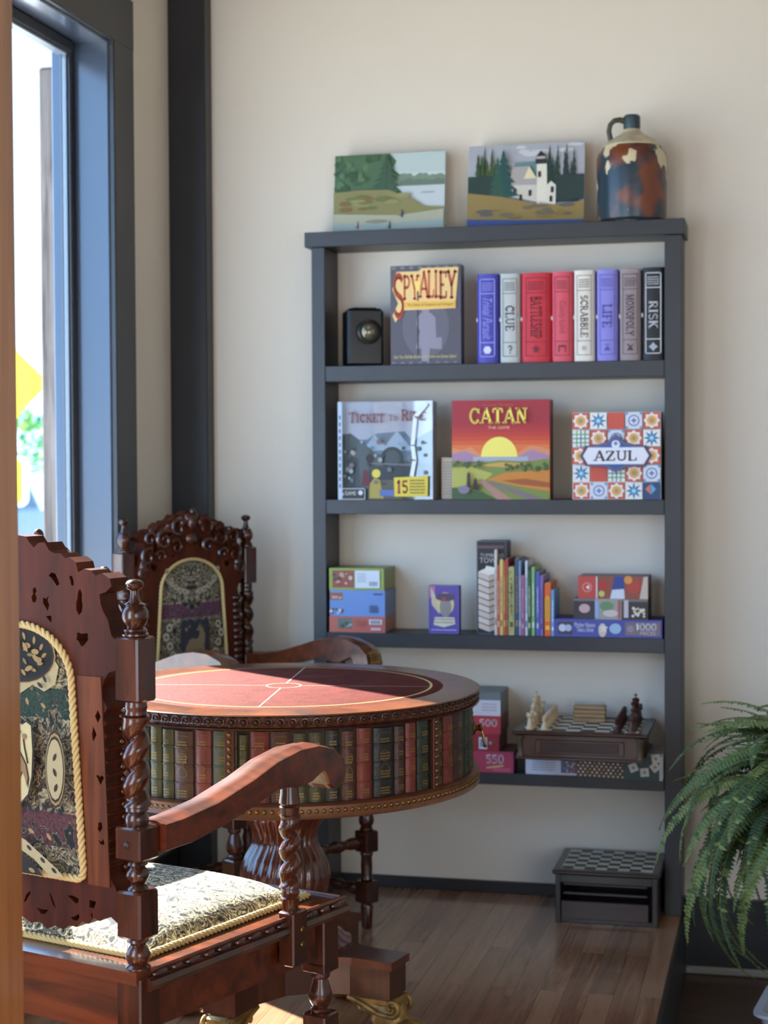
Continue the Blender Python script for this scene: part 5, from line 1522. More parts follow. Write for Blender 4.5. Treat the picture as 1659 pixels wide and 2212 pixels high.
HOLES = [
 blob(.078, 1.100, [(-10, 4), (-4, 10), (5, 8), (10, 0), (14, -9), (8, -12), (2, -5), (-5, 2)]),
 blob(.118, 1.098, [(-5, 7), (1, 8), (5, 0), (5, -8), (0, -8), (-2, 0)]),
 blob(.036, 1.072, [(-4, 9), (2, 13), (5, 6), (2, 2), (5, -6), (2, -13), (-5, -12), (-7, -4), (-3, 1)]),
 blob(.062, 1.060, [(-7, 8), (0, 6), (6, 12), (3, 3), (7, -4), (3, -14), (-3, -6), (-7, -2)]),
 blob(.134, 1.068, [(-2, 12), (3, 18), (7, 8), (6, 0), (8, -10), (6, -20), (0, -26), (-6, -18), (-6, -6), (-3, 2)]),
 blob(.070, 1.034, [(-9, 3), (3, 5), (4, -6), (0, -5)]),
 blob(.140, 1.006, [(-10, 8), (0, 6), (12, 8), (13, -3), (5, -12), (-2, -15), (-7, -7), (-12, -4)]),
 blob(.174, .880, [(0, 11), (6, 0), (0, -11), (-6, 0)]),
 blob(.166, .852, [(-2, 12), (5, -2), (-3, -14), (-5, -2)]),
 blob(.177, .778, [(-8, 6), (-3, 7), (0, 4), (4, 7), (9, 4), (1, -9)]),
 blob(.176, .700, [(-3, 8), (4, 8), (5, -1), (0, -8), (-5, -4)]),
 blob(.178, .678, [(-7, 2), (1, -1), (5, 4), (8, -5), (0, -6)]),
 blob(.012, .566, [(-8, -10), (-3, 2), (6, 9), (8, 6), (2, -2), (-4, -11)]),
 blob(.068, .568, [(-6, 11), (0, 4), (5, -6), (8, -14), (3, -11), (-3, 0)]),
 blob(.118, .574, [(-16, 5), (-4, 6), (8, 3), (8, -4), (2, -6), (-6, -1)]),
 blob(.156, .572, [(-6, 6), (8, 5), (4, -7), (-6, -6)]),
 blob(.047, .545, [(-14, 4), (0, 3), (12, 4), (5, -4), (-4, -5)]),
 blob(.120, .546, [(-11, -2), (-2, 0), (6, 6), (8, 1), (4, -6), (-5, -7)]),
 blob(.158, .553, [(-5, 3), (-2, 4), (-2, -4), (-5, -3)]),
]
def mirror(poly):
    return [(-x, z) for x, z in reversed(poly)]
def arch(hw0, hw1, z0, z1, top, n=20, rc=0.012):
    """upholstery outline: arched top of half width hw0, sides widening to hw1 at the bottom"""
    pts = [(-hw1 + rc, z0)] + [(hw1 - rc, z0), (hw1 - rc * .3, z0 + rc * .3), (hw1, z0 + rc)]
    pts += [(hw0 * math.cos(PI * i / n), z1 + (top - z1) * math.sin(PI * i / n)) for i in range(n + 1)]
    pts += [(-hw1, z0 + rc), (-hw1 + rc * .3, z0 + rc * .3)]
    return pts
def pad(outline, y0, bulge, material, n=6):
    """slightly domed upholstered panel filling the outline, facing y0 direction sign(bulge)"""
    mb = MB()
    cx, cz = 0.0, sum(p[1] for p in outline) / len(outline)
    m_ = len(outline)
    vs, fs = [], []
    for k in range(n + 1):
        t = k / n
        h = bulge * (1 - (1 - t) ** 2.2)
        for p in outline:
            vs.append((p[0] * (1 - t * .999), y0 + h, p[1] + (cz - p[1]) * t * .999))
    for k in range(n):
        for i in range(m_):
            j = (i + 1) % m_
            fs.append((k * m_ + i, k * m_ + j, (k + 1) * m_ + j, (k + 1) * m_ + i))
    mb.add(vs, fs, material)
    return mb
BEAST = [(-.030, .018), (-.022, .030), (-.012, .034), (.004, .030), (.014, .036), (.018, .052), (.016, .060), (.008, .056), (.004, .060), (.014, .070), (.018, .080), (.024, .072), (.030, .070), (.034, .058), (.040, .044), (.040, .026), (.036, .008), (.040, -.010), (.036, -.034), (.030, -.040), (.030, -.016), (.022, -.004), (.012, -.006), (.014, -.030), (.020, -.042), (.010, -.036), (.004, -.010), (-.008, -.006), (-.014, -.020), (-.010, -.038), (-.018, -.044), (-.020, -.024), (-.028, -.008), (-.036, -.022), (-.040, -.040), (-.044, -.020), (-.038, .006)]
def crest(a, cz, s, ground, beast, edge, flip=1):
    sh = [(-.05, .078), (-.038, .084), (-.028, .078), (-.014, .084), (0, .074), (.014, .084), (.028, .078), (.038, .084), (.05, .078), (.053, .03), (.050, -.02), (.040, -.055), (.022, -.072), (0, -.090), (-.022, -.072), (-.040, -.055), (-.050, -.02), (-.053, .03)]
    a.poly([(x * s * 1.07, cz + z * s * 1.05) for x, z in sh], edge)
    a.poly([(x * s, cz + z * s) for x, z in sh], ground)
    a.poly([(x * s * flip * 1.03, cz + (z * 1.03 - .004) * s) for x, z in BEAST], edge)
    a.poly([(x * s * flip * .93, cz + (z * .93 - .004) * s) for x, z in BEAST], beast)
    a.disc(.024 * s * flip, cz + .060 * s, .0022 * s, edge, 8)
    a.line([(-.030 * s * flip, cz + .060 * s), (-.034 * s * flip, cz + .035 * s), (-.042 * s * flip, cz + .005 * s)], .004 * s, edge)
    a.disc(-.034 * s * flip, cz + .056 * s, .006 * s, beast, 8); a.disc(-.022 * s * flip, cz + .064 * s, .004 * s, beast, 8)
    a.line([((.036 - .002 * k) * s * flip, cz + (-.046 - .02 * math.sin(PI * k / 20)) * s) for k in range(21)], .0035 * s, beast)

def leaves(a, pts, rgb, s=1.0):
    for x, z, an in pts:
        a.poly([(x + s * (.010 * u * math.cos(an) - .005 * v * math.sin(an)), z + s * (.010 * u * math.sin(an) + .005 * v * math.cos(an))) for u, v in ((-1, 0), (-.4, .8), (.4, .8), (1, 0), (.4, -.8), (-.4, -.8))], rgb)

def make_chair():
    INK_ROUGH[0] = 0.95
    root = empty('carved_armchair', (0, 0, 0))
    for sx in (1, -1):
        o = rear_post(sx).build('back_post', root, angle=35)
    half = back_half()
    outline = half + mirror(half)[1:-1]
    win_ = arch(0.118, 0.140, 0.610, 0.93, 1.022)
    holes = [list(reversed(win_))]
    for h in HOLES:
        holes.append(h); holes.append(mirror(h))
    mb = plate(outline, holes, -0.270, -0.228, BACKW)
    o = mb.build('back_panel', root, smooth=False); o['label'] = 'pierced and carved back board with scalloped edges'
    for f in (1, -1):
        hs = [h if f == 1 else mirror(h) for h in HOLES if min(p[0] for p in h) > .152 and .62 < min(p[1] for p in h) < .93]
        st = [(f * .150, .604), (f * .196, .604), (f * .190, .755), (f * .181, .944), (f * .130, .944)]
        o = plate(st, hs, -0.2722, -0.2698, STILE).build('back_stile', root, smooth=False); o['label'] = 'lighter brown upright strip at the edge of the back'
    # carved relief on the front of the back
    mb = MB()
    low = {1: MB(), -1: MB()}; brd = {1: MB(), -1: MB()}
    def spiral(cx, cz, R, t0, turns, w0, flip=1):
        return [(cx + flip * R * (1 - .8 * k / 24) * math.cos(t0 + 2 * PI * turns * k / 24), -0.224, cz + R * (1 - .8 * k / 24) * math.sin(t0 + 2 * PI * turns * k / 24)) for k in range(25)], [w0 * (1 - .5 * k / 24) for k in range(25)]
    for f in (1, -1):
        for (cx, cz, R, t0, tu, w0) in [(.052, 1.118, .030, 2.4, -1.2, .008), (.105, 1.085, .032, 2.2, -1.3, .009), (.158, 1.088, .022, 2.8, -1.2, .007), (.060, 1.062, .024, .6, 1.1, .008), (.165, 1.035, .028, 2.0, -1.1, .008), (.185, .985, .018, 2.5, -1.0, .007), (.118, 1.035, .020, .2, 1.2, .007), (.09, .56, .03, 3.5, 1.1, .007), (.15, .565, .022, 3.4, 1.1, .006)]:
            p_, r_ = spiral(f * cx, cz, R, t0, tu, w0, f)
            (mb if cz > .9 else low[f]).tube(p_, r_, MAHOG, 7)
        for (x, z, w_, h_) in [(.012, 1.145, .014, .02), (.034, 1.135, .011, .016), (.182, 1.000, .014, .03), (.150, 1.110, .012, .010), (.085, 1.125, .013, .010)]:
            mb.sphere((f * x, -0.226, z), (w_, .008, h_), MAHOG, 10, 6)
        for k in range(14):
            z = .895 - k * .0205
            brd[f].sphere((f * (.176 + .0006 * k), -0.226, z), (.016, .008, .0105), MAHOG, 10, 6)
    mb.sphere((0, -.224, 1.135), (.017, .012, .026), MAHOG, 12, 8); mb.sphere((0, -.224, 1.085), (.024, .011, .020), MAHOG, 12, 8)
    mb.sphere((0, -.222, 1.168), (.010, .009, .011), MAHOG, 10, 7)
    mb.build('carved_crest', root)
    for f in (1, -1):
        low[f].build('carved_scroll', root)
        brd[f].build('carved_border', root)
    # upholstery, both faces
    mb = pad(win_, -0.262, -0.006, TAPB)
    a = Art((0, -0.2695, 0), mb=mb)
    CR, DRK, GLD2 = (158, 146, 110), (44, 40, 36), (140, 116, 76)
    med = [(.074 * math.cos(t), .972 + .044 * math.sin(t)) for t in [2 * PI * k / 24 for k in range(24)]]
    a.poly([(-.088, .955), (-.080, .925), (-.055, .912), (-.03, .922), (0, .905), (.03, .922), (.055, .912), (.080, .925), (.088, .955), (.062, .985), (-.062, .985)], CR)
    a.poly([(x * 1.1, .972 + (z - .972) * 1.12) for x, z in med], GLD2)
    a.poly([(x * 1.06, .972 + (z - .972) * 1.08) for x, z in med], DRK)
    a.poly(med, (30, 31, 30))
    for k in range(14):
        t = 2 * PI * k / 14
        leaves(a, [(.056 * math.cos(t), .972 + .031 * math.sin(t), t + .6)], GLD2, .75)
    for k in range(7):
        t = 2 * PI * k / 7
        leaves(a, [(.028 * math.cos(t), .972 + .014 * math.sin(t), t)], (112, 98, 66), .7)
    for k in range(9):
        t = -2.6 + k * .52
        a.disc(.050 * math.sin(t), .965 + .026 * math.cos(t), .009, GLD2, 7, .005)
    leaves(a, [(-.045, .968, .5), (.045, .968, -.5), (-.022, .985, 1.0), (.022, .985, -1.0), (0, .995, 1.57), (-.03, .950, -.4), (.03, .950, .4)], GLD2)
    leaves(a, [(.066, .935, 2.2), (.056, .924, 2.6), (-.066, .935, .9), (-.056, .924, .5), (0, .922, 1.57)], DRK, .8)
    for k in range(13):
        x = -.105 + k * .0175
        leaves(a, [(x, .868 - .010 * abs(math.sin(k * 1.1)), .9 if k % 2 else -.9)], (28, 30, 34), .8)
        leaves(a, [(x, .716 + .008 * abs(math.sin(k * 1.1)), .9 if k % 2 else -.9)], (28, 30, 34), .8)
    leaves(a, [(-.07, .892, .6), (.07, .892, -.6), (0, .892, 1.57), (-.035, .897, 1.2), (.035, .897, -1.2)], GLD2, .7)
    crest(a, 0.790, 0.86, (178, 166, 124), (130, 104, 70), DRK, -1)
    for f in (1, -1):
        ov = [(f * (.098 + .018 * math.cos(t)), .79 + .05 * math.sin(t)) for t in [2 * PI * k / 16 for k in range(16)]]
        for sc_, cc_ in ((1.28, DRK), (1.2, GLD2), (1.1, DRK), (1.0, CR)):
            a.poly([(min(.129, abs(f * .098 + (x - f * .098) * sc_)) * f, .79 + (z - .79) * sc_) for x, z in ov], cc_)
        leaves(a, [(f * .098, .81, 1.1), (f * .098, .785, 2.0), (f * .1, .76, 1.2)], DRK, .8)
        a.poly([(f * .012, .672), (f * .030, .668), (f * .10, .628), (f * .115, .616), (f * .085, .613), (f * .05, .638), (0, .658)], CR)
        leaves(a, [(f * .04, .655, -.6 * f), (f * .07, .638, -.6 * f), (f * .095, .624, -.6 * f)], DRK, .7)
    a.poly([(0, .655), (.05, .634), (.075, .613), (-.075, .613), (-.05, .634)], (36, 34, 34))
    leaves(a, [(0, .640, 1.57), (-.022, .627, .8), (.022, .627, -.8), (-.05, .62, .3), (.05, .62, -.3)], GLD2, .8)
    leaves(a, [(-.05, .685, .4), (.05, .685, -.4), (-.09, .68, .8), (.09, .68, -.8), (0, .69, 1.57)], GLD2, .8)
    o = mb.build('back_upholstery', root, smooth=True, angle=60, fix=False); o['label'] = 'woven tapestry on the rear of the back with a beast on a cream shield'
    mb = pad(win_, -0.236, 0.008, TAPF)
    a = Art((0, -0.2265, 0), (-1, 0, 0), (0, 0, 1), (0, 1, 0), mb=mb)
    G0 = (156, 150, 132)
    for f in (1, -1):
        a.polys(stroke([(f * (.015 + .08 * math.sin(PI * k / 20)), .935 + .045 * (k / 10.0 - .3) * 1) for k in range(11)], .012), G0)
        for k in range(5):
            a.disc(f * (.03 + .017 * k), .925 + .004 * k * k, .008, G0, 8, .010); a.disc(f * (.03 + .017 * k), .925 + .004 * k * k, .003, (52, 50, 54), 6)
    for f in (1, -1):
        for k in range(7):
            z = .82 - k * .028
            a.disc(f * (.095 + .012 * math.sin(k * 1.6)), z, .012, G0, 8, .013); a.disc(f * (.095 + .012 * math.sin(k * 1.6)), z, .005, (60, 58, 60), 6)
    crest(a, 0.755, 1.0, (42, 44, 54), (120, 104, 78), (60, 58, 60), 1)
    o = mb.build('back_upholstery', root, smooth=True, angle=60, fix=False); o['label'] = 'woven tapestry on the front of the back with a tan beast on a dark shield'
    mb = rope([(x, -0.272, z) for x, z in win_], 0.0068, 0.034, ROPE); mb.build('rope_trim', root, angle=180)
    mb = rope([(x, -0.226, z) for x, z in win_], 0.0056, 0.034, ROPE); mb.build('rope_trim', root, angle=180)
    # seat frame
    mb = MB()
    ft, bk = 0.290, -0.278
    def trap(o_, z0, z1):
        return [(-0.255 - o_, bk - o_ * .3, z0), (0.255 + o_, bk - o_ * .3, z0), (0.275 + o_, ft + o_, z0), (-0.275 - o_, ft + o_, z0), (-0.255 - o_, bk - o_ * .3, z1), (0.255 + o_, bk - o_ * .3, z1), (0.275 + o_, ft + o_, z1), (-0.275 - o_, ft + o_, z1)]
    FB = [(3, 2, 1, 0), (4, 5, 6, 7), (0, 1, 5, 4), (1, 2, 6, 5), (2, 3, 7, 6), (3, 0, 4, 7)]
    mb.add(trap(0.0, 0.455, 0.475), FB, MAHOG_H)
    mb.add(trap(-0.018, 0.368, 0.456), FB, MAHOG_H)
    # grooves and moulded lip
    for s in (1, -1):
        mb.tube([(s * 0.262, bk + .03, 0.4755), (s * 0.281, ft - 0.004, 0.4755)], 0.004, MAHOG_H, 6)
    mb.tube([(-0.275, ft - .008, 0.4755), (0.275, ft - .008, 0.4755)], 0.004, MAHOG_H, 6)
    mb.build('seat_frame', root, smooth=False)
    mb = MB()
    def egg(p0, p1, n):
        p0, p1 = Vector(p0), Vector(p1)
        d = (p1 - p0) / n
        for i in range(n):
            c = p0 + d * (i + .5)
            L2 = d.length * (.36 if i % 2 else .5)
            sz = (L2, .008, .012) if abs(d.x) > abs(d.y) else (.008, L2, .012)
            mb.sphere(tuple(c), sz, MAHOG, 12, 8)
    for s in (1, -1):
        egg((s * 0.257, bk + .035, 0.463), (s * 0.277, ft, 0.463), 13)
        mb.tube([(s * 0.262, bk + .02, 0.452), (s * 0.281, ft, 0.452)], .011, MAHOG, 8)
    egg((-0.28, ft + .004, 0.459), (0.28, ft + .004, 0.459), 13)
    mb.build('carved_edge', root)
    # cushion
    mb = MB()
    nx, ny = 26, 26
    vs, fs = [], []
    for j in range(ny + 1):
        for i in range(nx + 1):
            u, v = -1 + 2 * i / nx, -1 + 2 * j / ny
            h = (1 - abs(u) ** 3.2) * (1 - abs(v) ** 3.2)
            hw = 0.212 + 0.012 * (v + 1) / 2
            vs.append((u * hw, 0.012 + v * 0.228, 0.476 + 0.052 * h ** 0.55))
    for j in range(ny):
        for i in range(nx):
            k = j * (nx + 1) + i
            fs.append((k, k + 1, k + nx + 2, k + nx + 1))
    mb.add(vs, fs, TAPS)
    o = mb.build('seat_cushion', root, angle=180, fix=False); o['label'] = 'domed tapestry seat pad'
    pth = []
    for (x0, y0), (x1, y1) in (((-.214, -.218), (.214, -.218)), ((.216, -.216), (.228, .242)), ((.226, .244), (-.226, .244)), ((-.228, .242), (-.216, -.216))):
        pth += [(x0 + (x1 - x0) * k / 12, y0 + (y1 - y0) * k / 12, 0.481) for k in range(13)]
    mb = rope(pth, 0.0066, 0.032, ROPE); mb.build('rope_trim', root, angle=180)
    # arms
    armp = [(-.224, .706), (-.184, .708), (-.098, .720), (-.008, .744), (.06, .764), (.131, .775), (.19, .774), (.242, .760), (.270, .738), (.277, .714), (.269, .698), (.254, .689), (.238, .690), (.224, .700), (.215, .720), (.206, .729), (.192, .724), (.167, .714), (.137, .710), (.088, .716), (.06, .716), (-.008, .700), (-.086, .680), (-.161, .667), (-.224, .664)]
    for s in (1, -1):
        mb = MB()
        cx = s * 0.262
        n = len(armp)
        ring = []
        for x in (-.030, -.027, -.020, -.010, 0, .010, .020, .027, .030):
            u = abs(x) / .030
            ring.append([(cx + x - s * (.018 * max(0, -p[0]) / .224), p[0], p[1] + ((.0045 * (1 - u ** 3) if i <= 8 else -.003 * (1 - u ** 6)) - (.0025 if .6 < u < .75 and i <= 7 else 0))) for i, p in enumerate(armp)])
        vs = [p for r_ in ring for p in r_]
        fs = [tuple(range(n)), tuple(reversed(range(8 * n, 9 * n)))]
        for k in range(8):
            for i in range(n):
                j = (i + 1) % n
                fs.append((k * n + i, (k + 1) * n + i, (k + 1) * n + j, k * n + j))
        mb.add(vs, fs, MAHOG_H)
        mb.build('armrest', root, angle=30)
        mb = MB()
        for k in range(8):
            a_ = -0.9 + k * .3
            mb.sphere((cx, .262 + .018 * math.cos(a_), .718 + .026 * math.sin(a_)), (.024, .005, .005), GILT, 8, 6)
        o = mb.build('arm_scroll_carving', root); o['label'] = 'gilded carved beads on the arm scroll'
        # arm support
        mb = MB(); x = s * 0.268; y = .128
        turned(mb, .655, .714, [(0, .020), (.15, .021), (.3, .0225), (.34, .0195), (.42, .023), (.7, .0205), (1, .019)], MAHOG, x, y)
        twist(mb, .528, .658, .0225, .040, MAHOG, x, y, hand=s)
        turned(mb, .486, .532, [(0, .018), (.2, .0185), (.35, .020), (.48, .0215), (.55, .018), (.7, .0215), (.8, .019), (1, .0205)], MAHOG, x, y)
        mb.box((x + s * .006, y, .438), (.034, .046, .098), MAHOG, .003)
        mb.build('arm_support', root, angle=35)
        mb = MB()
        for zz in (.425, .452):
            mb.lathe([(0, .006), (.002, .0045)], BRASS, seg=10, T=Matrix.Translation((x + s * .023, y + .006, zz)) @ Matrix.Rotation(s * PI / 2, 4, 'Y'))
        mb.build('screw_heads', root)
        mb = MB(); mb.sphere((s * (BW_ + .0), PY - .0255, .678), (.006, .003, .006), mat('dark_screw_cap', (60, 44, 36), .4, metal=.5), 10, 6); mb.build('screw_cap', root)
    # legs
    def leg(x, y, front):
        mb = MB()
        mb.box((x, y, .41), (.05, .05, .112), MAHOG, .003)
        if front:
            mb.box((x, y, .352), (.05, .05, .02), MAHOG, .002)
            turned(mb, .262, .344, [(0, .021), (.05, .023), (.12, .023), (.16, .018), (.24, .0245), (.38, .0275), (.55, .024), (.72, .018), (.80, .016), (.84, .0215), (.92, .0225), (1, .020)], MAHOG, x, y)
            mb.box((x, y, .236), (.05, .05, .056), MAHOG, .003)
            turned(mb, .126, .21, [(0, .018), (.1, .022), (.2, .019), (.5, .0205), (.8, .019), (.9, .023), (1, .020)], MAHOG, x, y)
            mb.box((x, y, .1), (.05, .05, .058), MAHOG, .003)
            turned(mb, 0, .073, [(0, .016), (.1, .019), (.5, .0205), (.8, .0225), (.9, .019), (1, .022)], MAHOG, x, y)
        else:
            mb.box((x, y, .28), (.05, .05, .15), MAHOG, .003)
            turned(mb, .13, .208, [(0, .018), (.1, .022), (.3, .019), (.5, .0235), (.75, .018), (.9, .023), (1, .02)], MAHOG, x, y)
            mb.box((x, y, .1), (.05, .05, .064), MAHOG, .003)
            turned(mb, 0, .07, [(0, .016), (.5, .02), (.8, .0225), (1, .02)], MAHOG, x, y)
        return mb
    for x, y, f in ((FWX, .25, 1), (-FWX, .25, 1), (BW_, PY, 0), (-BW_, PY, 0)):
        leg(x, y, f).build('leg', root, angle=35)
    def stretcher(p0, p1, z):
        mb = MB()
        p0, p1 = Vector((p0[0], p0[1], z)), Vector((p1[0], p1[1], z))
        n = 40
        pts = [p0.lerp(p1, k / n) for k in range(n + 1)]
        rr = []
        for k in range(n + 1):
            t = k / n
            rr.append(.011 + .006 * abs(math.sin(t * PI * 7)) + (.003 if abs(t - .5) < .06 else 0))
        mb.tube(pts, rr, MAHOG, 12)
        mb.build('stretcher', root)
    stretcher((FWX - .02, .25), (-FWX + .02, .25), .236)
    stretcher((FWX, .23), (BW_, PY + .02), .1)
    stretcher((-FWX, .23), (-BW_, PY + .02), .1)
    stretcher((BW_ - .02, PY), (-BW_ + .02, PY), .1)
    INK_ROUGH[0] = 0.5
    return root

near = make_chair()
near.location = (0.201, -2.093, 0)
near.rotation_euler = (0, 0, -0.3227)
tag(near, 'carved mahogany armchair in the foreground, seen from behind, sunlight on its tapestry seat', 'armchair', 'carved armchairs at the drum table')
far = copy_tree(near)
for ch in [c for c in near.children if c.name.startswith('stretcher')][:1]:
    bpy.data.objects.remove(ch)     # no front stretcher on this one
far.location = (-0.100, -0.525, 0)
far.rotation_euler = (0, 0, math.radians(-122.7))
far.scale = (0.93, 1.0, 1.03)
for ch in far.children:      # this chair's back board stands a little lower
    if ch.name.split('.')[0] in ('back_panel', 'back_stile', 'carved_scroll', 'carved_border', 'carved_crest', 'back_upholstery') or (ch.name.startswith('rope_trim') and max(c[2] for c in ch.bound_box) > 0.6):
        ch.scale.z = 0.912
        ch.location.z = 0.0528
tag(far, 'carved mahogany armchair in the corner behind the drum table, facing the camera', 'armchair', 'carved armchairs at the drum table')

# ------------------------------------------------------------------ drum table with book spines
TX, TY, TR = 0.26, -1.315, 0.444
tb = empty('drum_table', (TX, TY, 0), 0, 'round mahogany drum table with imitation book spines around it and a red leather top', 'table')
TOPW = wood('table_top_wood', (62, 30, 12), (122, 62, 24), 0.3, 0.15, (1, 1, 1), 9)
LEA = mat('red_leather', (88, 34, 27), 0.72, bump=0.25, bscale=120, vary=0.25, vscale=30, spec=0.08)
mb = MB()
mb.lathe([(.756, .40), (.760, TR - .012), (.764, TR - .004), (.768, TR - .006), (.770, TR - .010), (.780, TR - .008), (.783, TR - .002), (.785, TR - .004), (.7855, TR - .010), (.7855, .02)], TOPW, seg=120)
mb.build('table_top', tb, angle=30)
mb = MB()
mb.lathe([(.7853, .36), (.7860, .358), (.7862, .01)], LEA, seg=96)
o = mb.build('leather_inset', tb, angle=30)
GOLD = mat('gold_tooling', (206, 182, 104), 0.35, metal=0.3)
mb = MB()
def ring(r0, r1, z, m_):
    n = 96
    vs = [(r * math.cos(2 * PI * k / n), r * math.sin(2 * PI * k / n), z) for r in (r0, r1) for k in range(n)]
    mb.add(vs, [(k, (k + 1) % n, n + (k + 1) % n, n + k) for k in range(n)], m_)
ring(.330, .336, .7865, GOLD)
ring(.038, .0405, .7865, mat('pale_tooling', (196, 170, 150), .5))
LNM = mat('pale_tooling', (196, 170, 150), .5)
for an in (math.radians(8), math.radians(98)):
    for s in (1, -1):
        c_, s_ = math.cos(an) * s, math.sin(an) * s
        mb.add([(c_ * r + -s_ * w_, s_ * r + c_ * w_, .7865) for r, w_ in ((.04, -.0012), (.33, -.0012), (.33, .0012), (.04, .0012))], [(0, 1, 2, 3)], LNM)
mb.build('gold_tooling_lines', tb, smooth=False, fix=False)
# carved rim band with rosettes
mb = MB()
mb.lathe([(.752, TR - .016), (.754, TR - .004), (.757, TR - .002), (.760, TR - .008), (.780, TR - .006), (.783, TR - .001)], BRONZE, seg=120)
nros = 112
for k in range(nros):
    a_ = 2 * PI * k / nros
    T = Matrix.Rotation(a_, 4, 'Z') @ Matrix.Translation((TR - .0065, 0, .7705)) @ Matrix.Rotation(PI / 2, 4, 'Y')
    mb.lathe([(-.001, .0105), (.0025, .0100), (.003, .0088), (.0005, .0080), (.0008, .0058), (.0026, .0048), (.001, .0038), (.0034, .0020), (.0036, .0005)], BRONZE, seg=12, T=T, caps=False)
    T = Matrix.Rotation(a_ + PI / nros, 4, 'Z') @ Matrix.Translation((TR - .006, 0, .7705))
    mb.sphere((0, 0, 0), .0018, BRONZE, 6, 4, T=T)
o = mb.build('rosette_band', tb, angle=50); o['label'] = 'dark bronzed rim carved with rosettes'
# drum carcass and bottom band
mb = MB(); mb.lathe([(.585, .30), (.586, TR - .026), (.755, TR - .026)], mat('drum_dark_wood', (36, 20, 14), .5), seg=96); mb.build('drum_carcass', tb)  # very dark brown carcass behind the spines
BND = mat('antique_band', (116, 72, 44), .4, metal=.3, vary=.2, vscale=30)
mb = MB(); mb.lathe([(.572, .25), (.573, TR - .012), (.576, TR - .003), (.580, TR - .006), (.600, TR - .008), (.603, TR - .004), (.605, TR - .012)], BND, seg=120)
nst = 184
for k in range(nst):
    a_ = 2 * PI * k / nst
    mb.sphere((0, 0, 0), (.0032, .0048, .0048), BRASS, 8, 5, T=Matrix.Rotation(a_, 4, 'Z') @ Matrix.Translation((TR - .0065, 0, .590)))
o = mb.build('studded_band', tb, angle=50); o['label'] = 'lower band set with brass studs'
# spines: angle measured from the direction towards the viewer, counted in plan
base_ang = math.atan2(CAM.y - TY, CAM.x - TX)
def ang_of(px):
    best = None
    for k in range(-900, 901):
        t = math.radians(k * 0.1)
        x_ = 614 + 3600 * (TR - .02) * math.sin(t) / (3.75 - (TR - .02) * math.cos(t))
        if best is None or abs(x_ - px) < best[0]:
            best = (abs(x_ - px), t)
    return best[1]
SP = [(228, 262, 'm'), (263, 276, 'm'), (278, 300, 'b'), (301, 322, 'g'), (323, 348, 'o'), (349, 374, 'o'), (375, 417, 'b'), (420, 456, 'r'), (459, 512, 'o'), (513, 537, 'o'), (540, 582, 'r'), (584, 630, 'b'), (633, 664, 'o'), (667, 699, 'o'), (702, 736, 'k'), (738, 770, 'b'), (772, 806, 'r'), (809, 853, 'k'), (855, 878, 'd'), (880, 904, 'r'), (905, 932, 'g'), (934, 961, 'g'), (963, 984, 'r'), (985, 1004, 'd'), (1005, 1013, 'g'), (1014, 1022, 'g'), (1023, 1029, 'o')]
SPC = {'m': (96, 44, 40), 'b': (80, 48, 34), 'g': (44, 50, 38), 'o': (74, 72, 44), 'r': (118, 50, 38), 'k': (38, 38, 36), 'd': (64, 40, 34)}
def spine(t0, t1, key, idx, full):
    c = SPC[key]
    M_ = mat('leather_%s' % key, c, .38, bump=.3, bscale=90, vary=.22, vscale=25)
    mb = MB()
    n = 6
    zt = .750 - (.004 if idx % 3 == 0 else 0) - (.003 if idx % 4 == 1 else 0)
    zb = .606
    R0 = TR - .027
    am = base_ang + (t0 + t1) / 2
    hw = (t1 - t0) / 2 * R0 - .0009
    bands = [.0, .24, .5, .76, 1.0]
    zs = [zb]
    for b_ in bands[1:-1]:
        z = zb + (zt - zb) * b_
        zs += [z - .0022, z - .0012, z + .0012, z + .0022]
    zs.append(zt)
    lift = [0] + [0, .0018, .0018, 0] * 3 + [0]
    vs, fs = [], []
    for z, l in zip(zs, lift):
        for i in range(n + 1):
            u = -1 + 2 * i / n
            d = R0 + .001 + .008 * math.sqrt(max(0, 1 - (u * .97) ** 2)) + l
            vs.append((d, u * hw, z))
        vs.append((R0 - .002, hw, z)); vs.append((R0 - .002, -hw, z))
    m_ = n + 3
    for j in range(len(zs) - 1):
        for i in range(m_):
            k = (i + 1) % m_
            fs.append((j * m_ + i, j * m_ + k, (j + 1) * m_ + k, (j + 1) * m_ + i))
    fs += [tuple(reversed(range(m_))), tuple(range((len(zs) - 1) * m_, len(zs) * m_))]
    T = Matrix.Rotation(am, 4, 'Z')
    mb.add(vs, fs, M_, T)
    if full:
        a = Art(T @ Vector((R0 + .0098, 0, 0)), T.to_3x3() @ Vector((0, 1, 0)), (0, 0, 1), T.to_3x3() @ Vector((1, 0, 0)), mb=mb)
        g = mat('gilt_print', (150, 122, 66), .4, metal=.4)
        w2 = hw * .62
        rs = [(-w2, zt - .010, w2, zt - .0094), (-w2, zb + .008, w2, zb + .0087)]
        qq = random.Random(idx * 7 + 1)
        H_ = zt - zb
        for blk in (.83, .62, .36, .12):
            if qq.random() < .85:
                for r_ in range(qq.choice([2, 3, 3])):
                    x = -w2 * .8
                    zz = zb + H_ * blk - r_ * .0056
                    while x < w2 * .7:
                        l = qq.uniform(.0012, .0034)
                        rs.append((x, zz, min(x + l, w2 * .8), zz + .0030)); x += l + .0011
        a.rects(rs, g)
        if key in 'kb' and hw > .012:
            a.line([(w2 * .8 * math.sin(2 * t), zb + H_ * (.5 + .17 * math.cos(t))) for t in [2 * PI * k / 28 for k in range(29)]], .0009, g)
        if key == 'r' and idx % 2:
            a.line([(w2 * .5 * math.sin(k * .5), zb + H_ * (.42 + .012 * k)) for k in range(12)], .001, g)
    mb.build('book_spine', tb, smooth=True, angle=42)
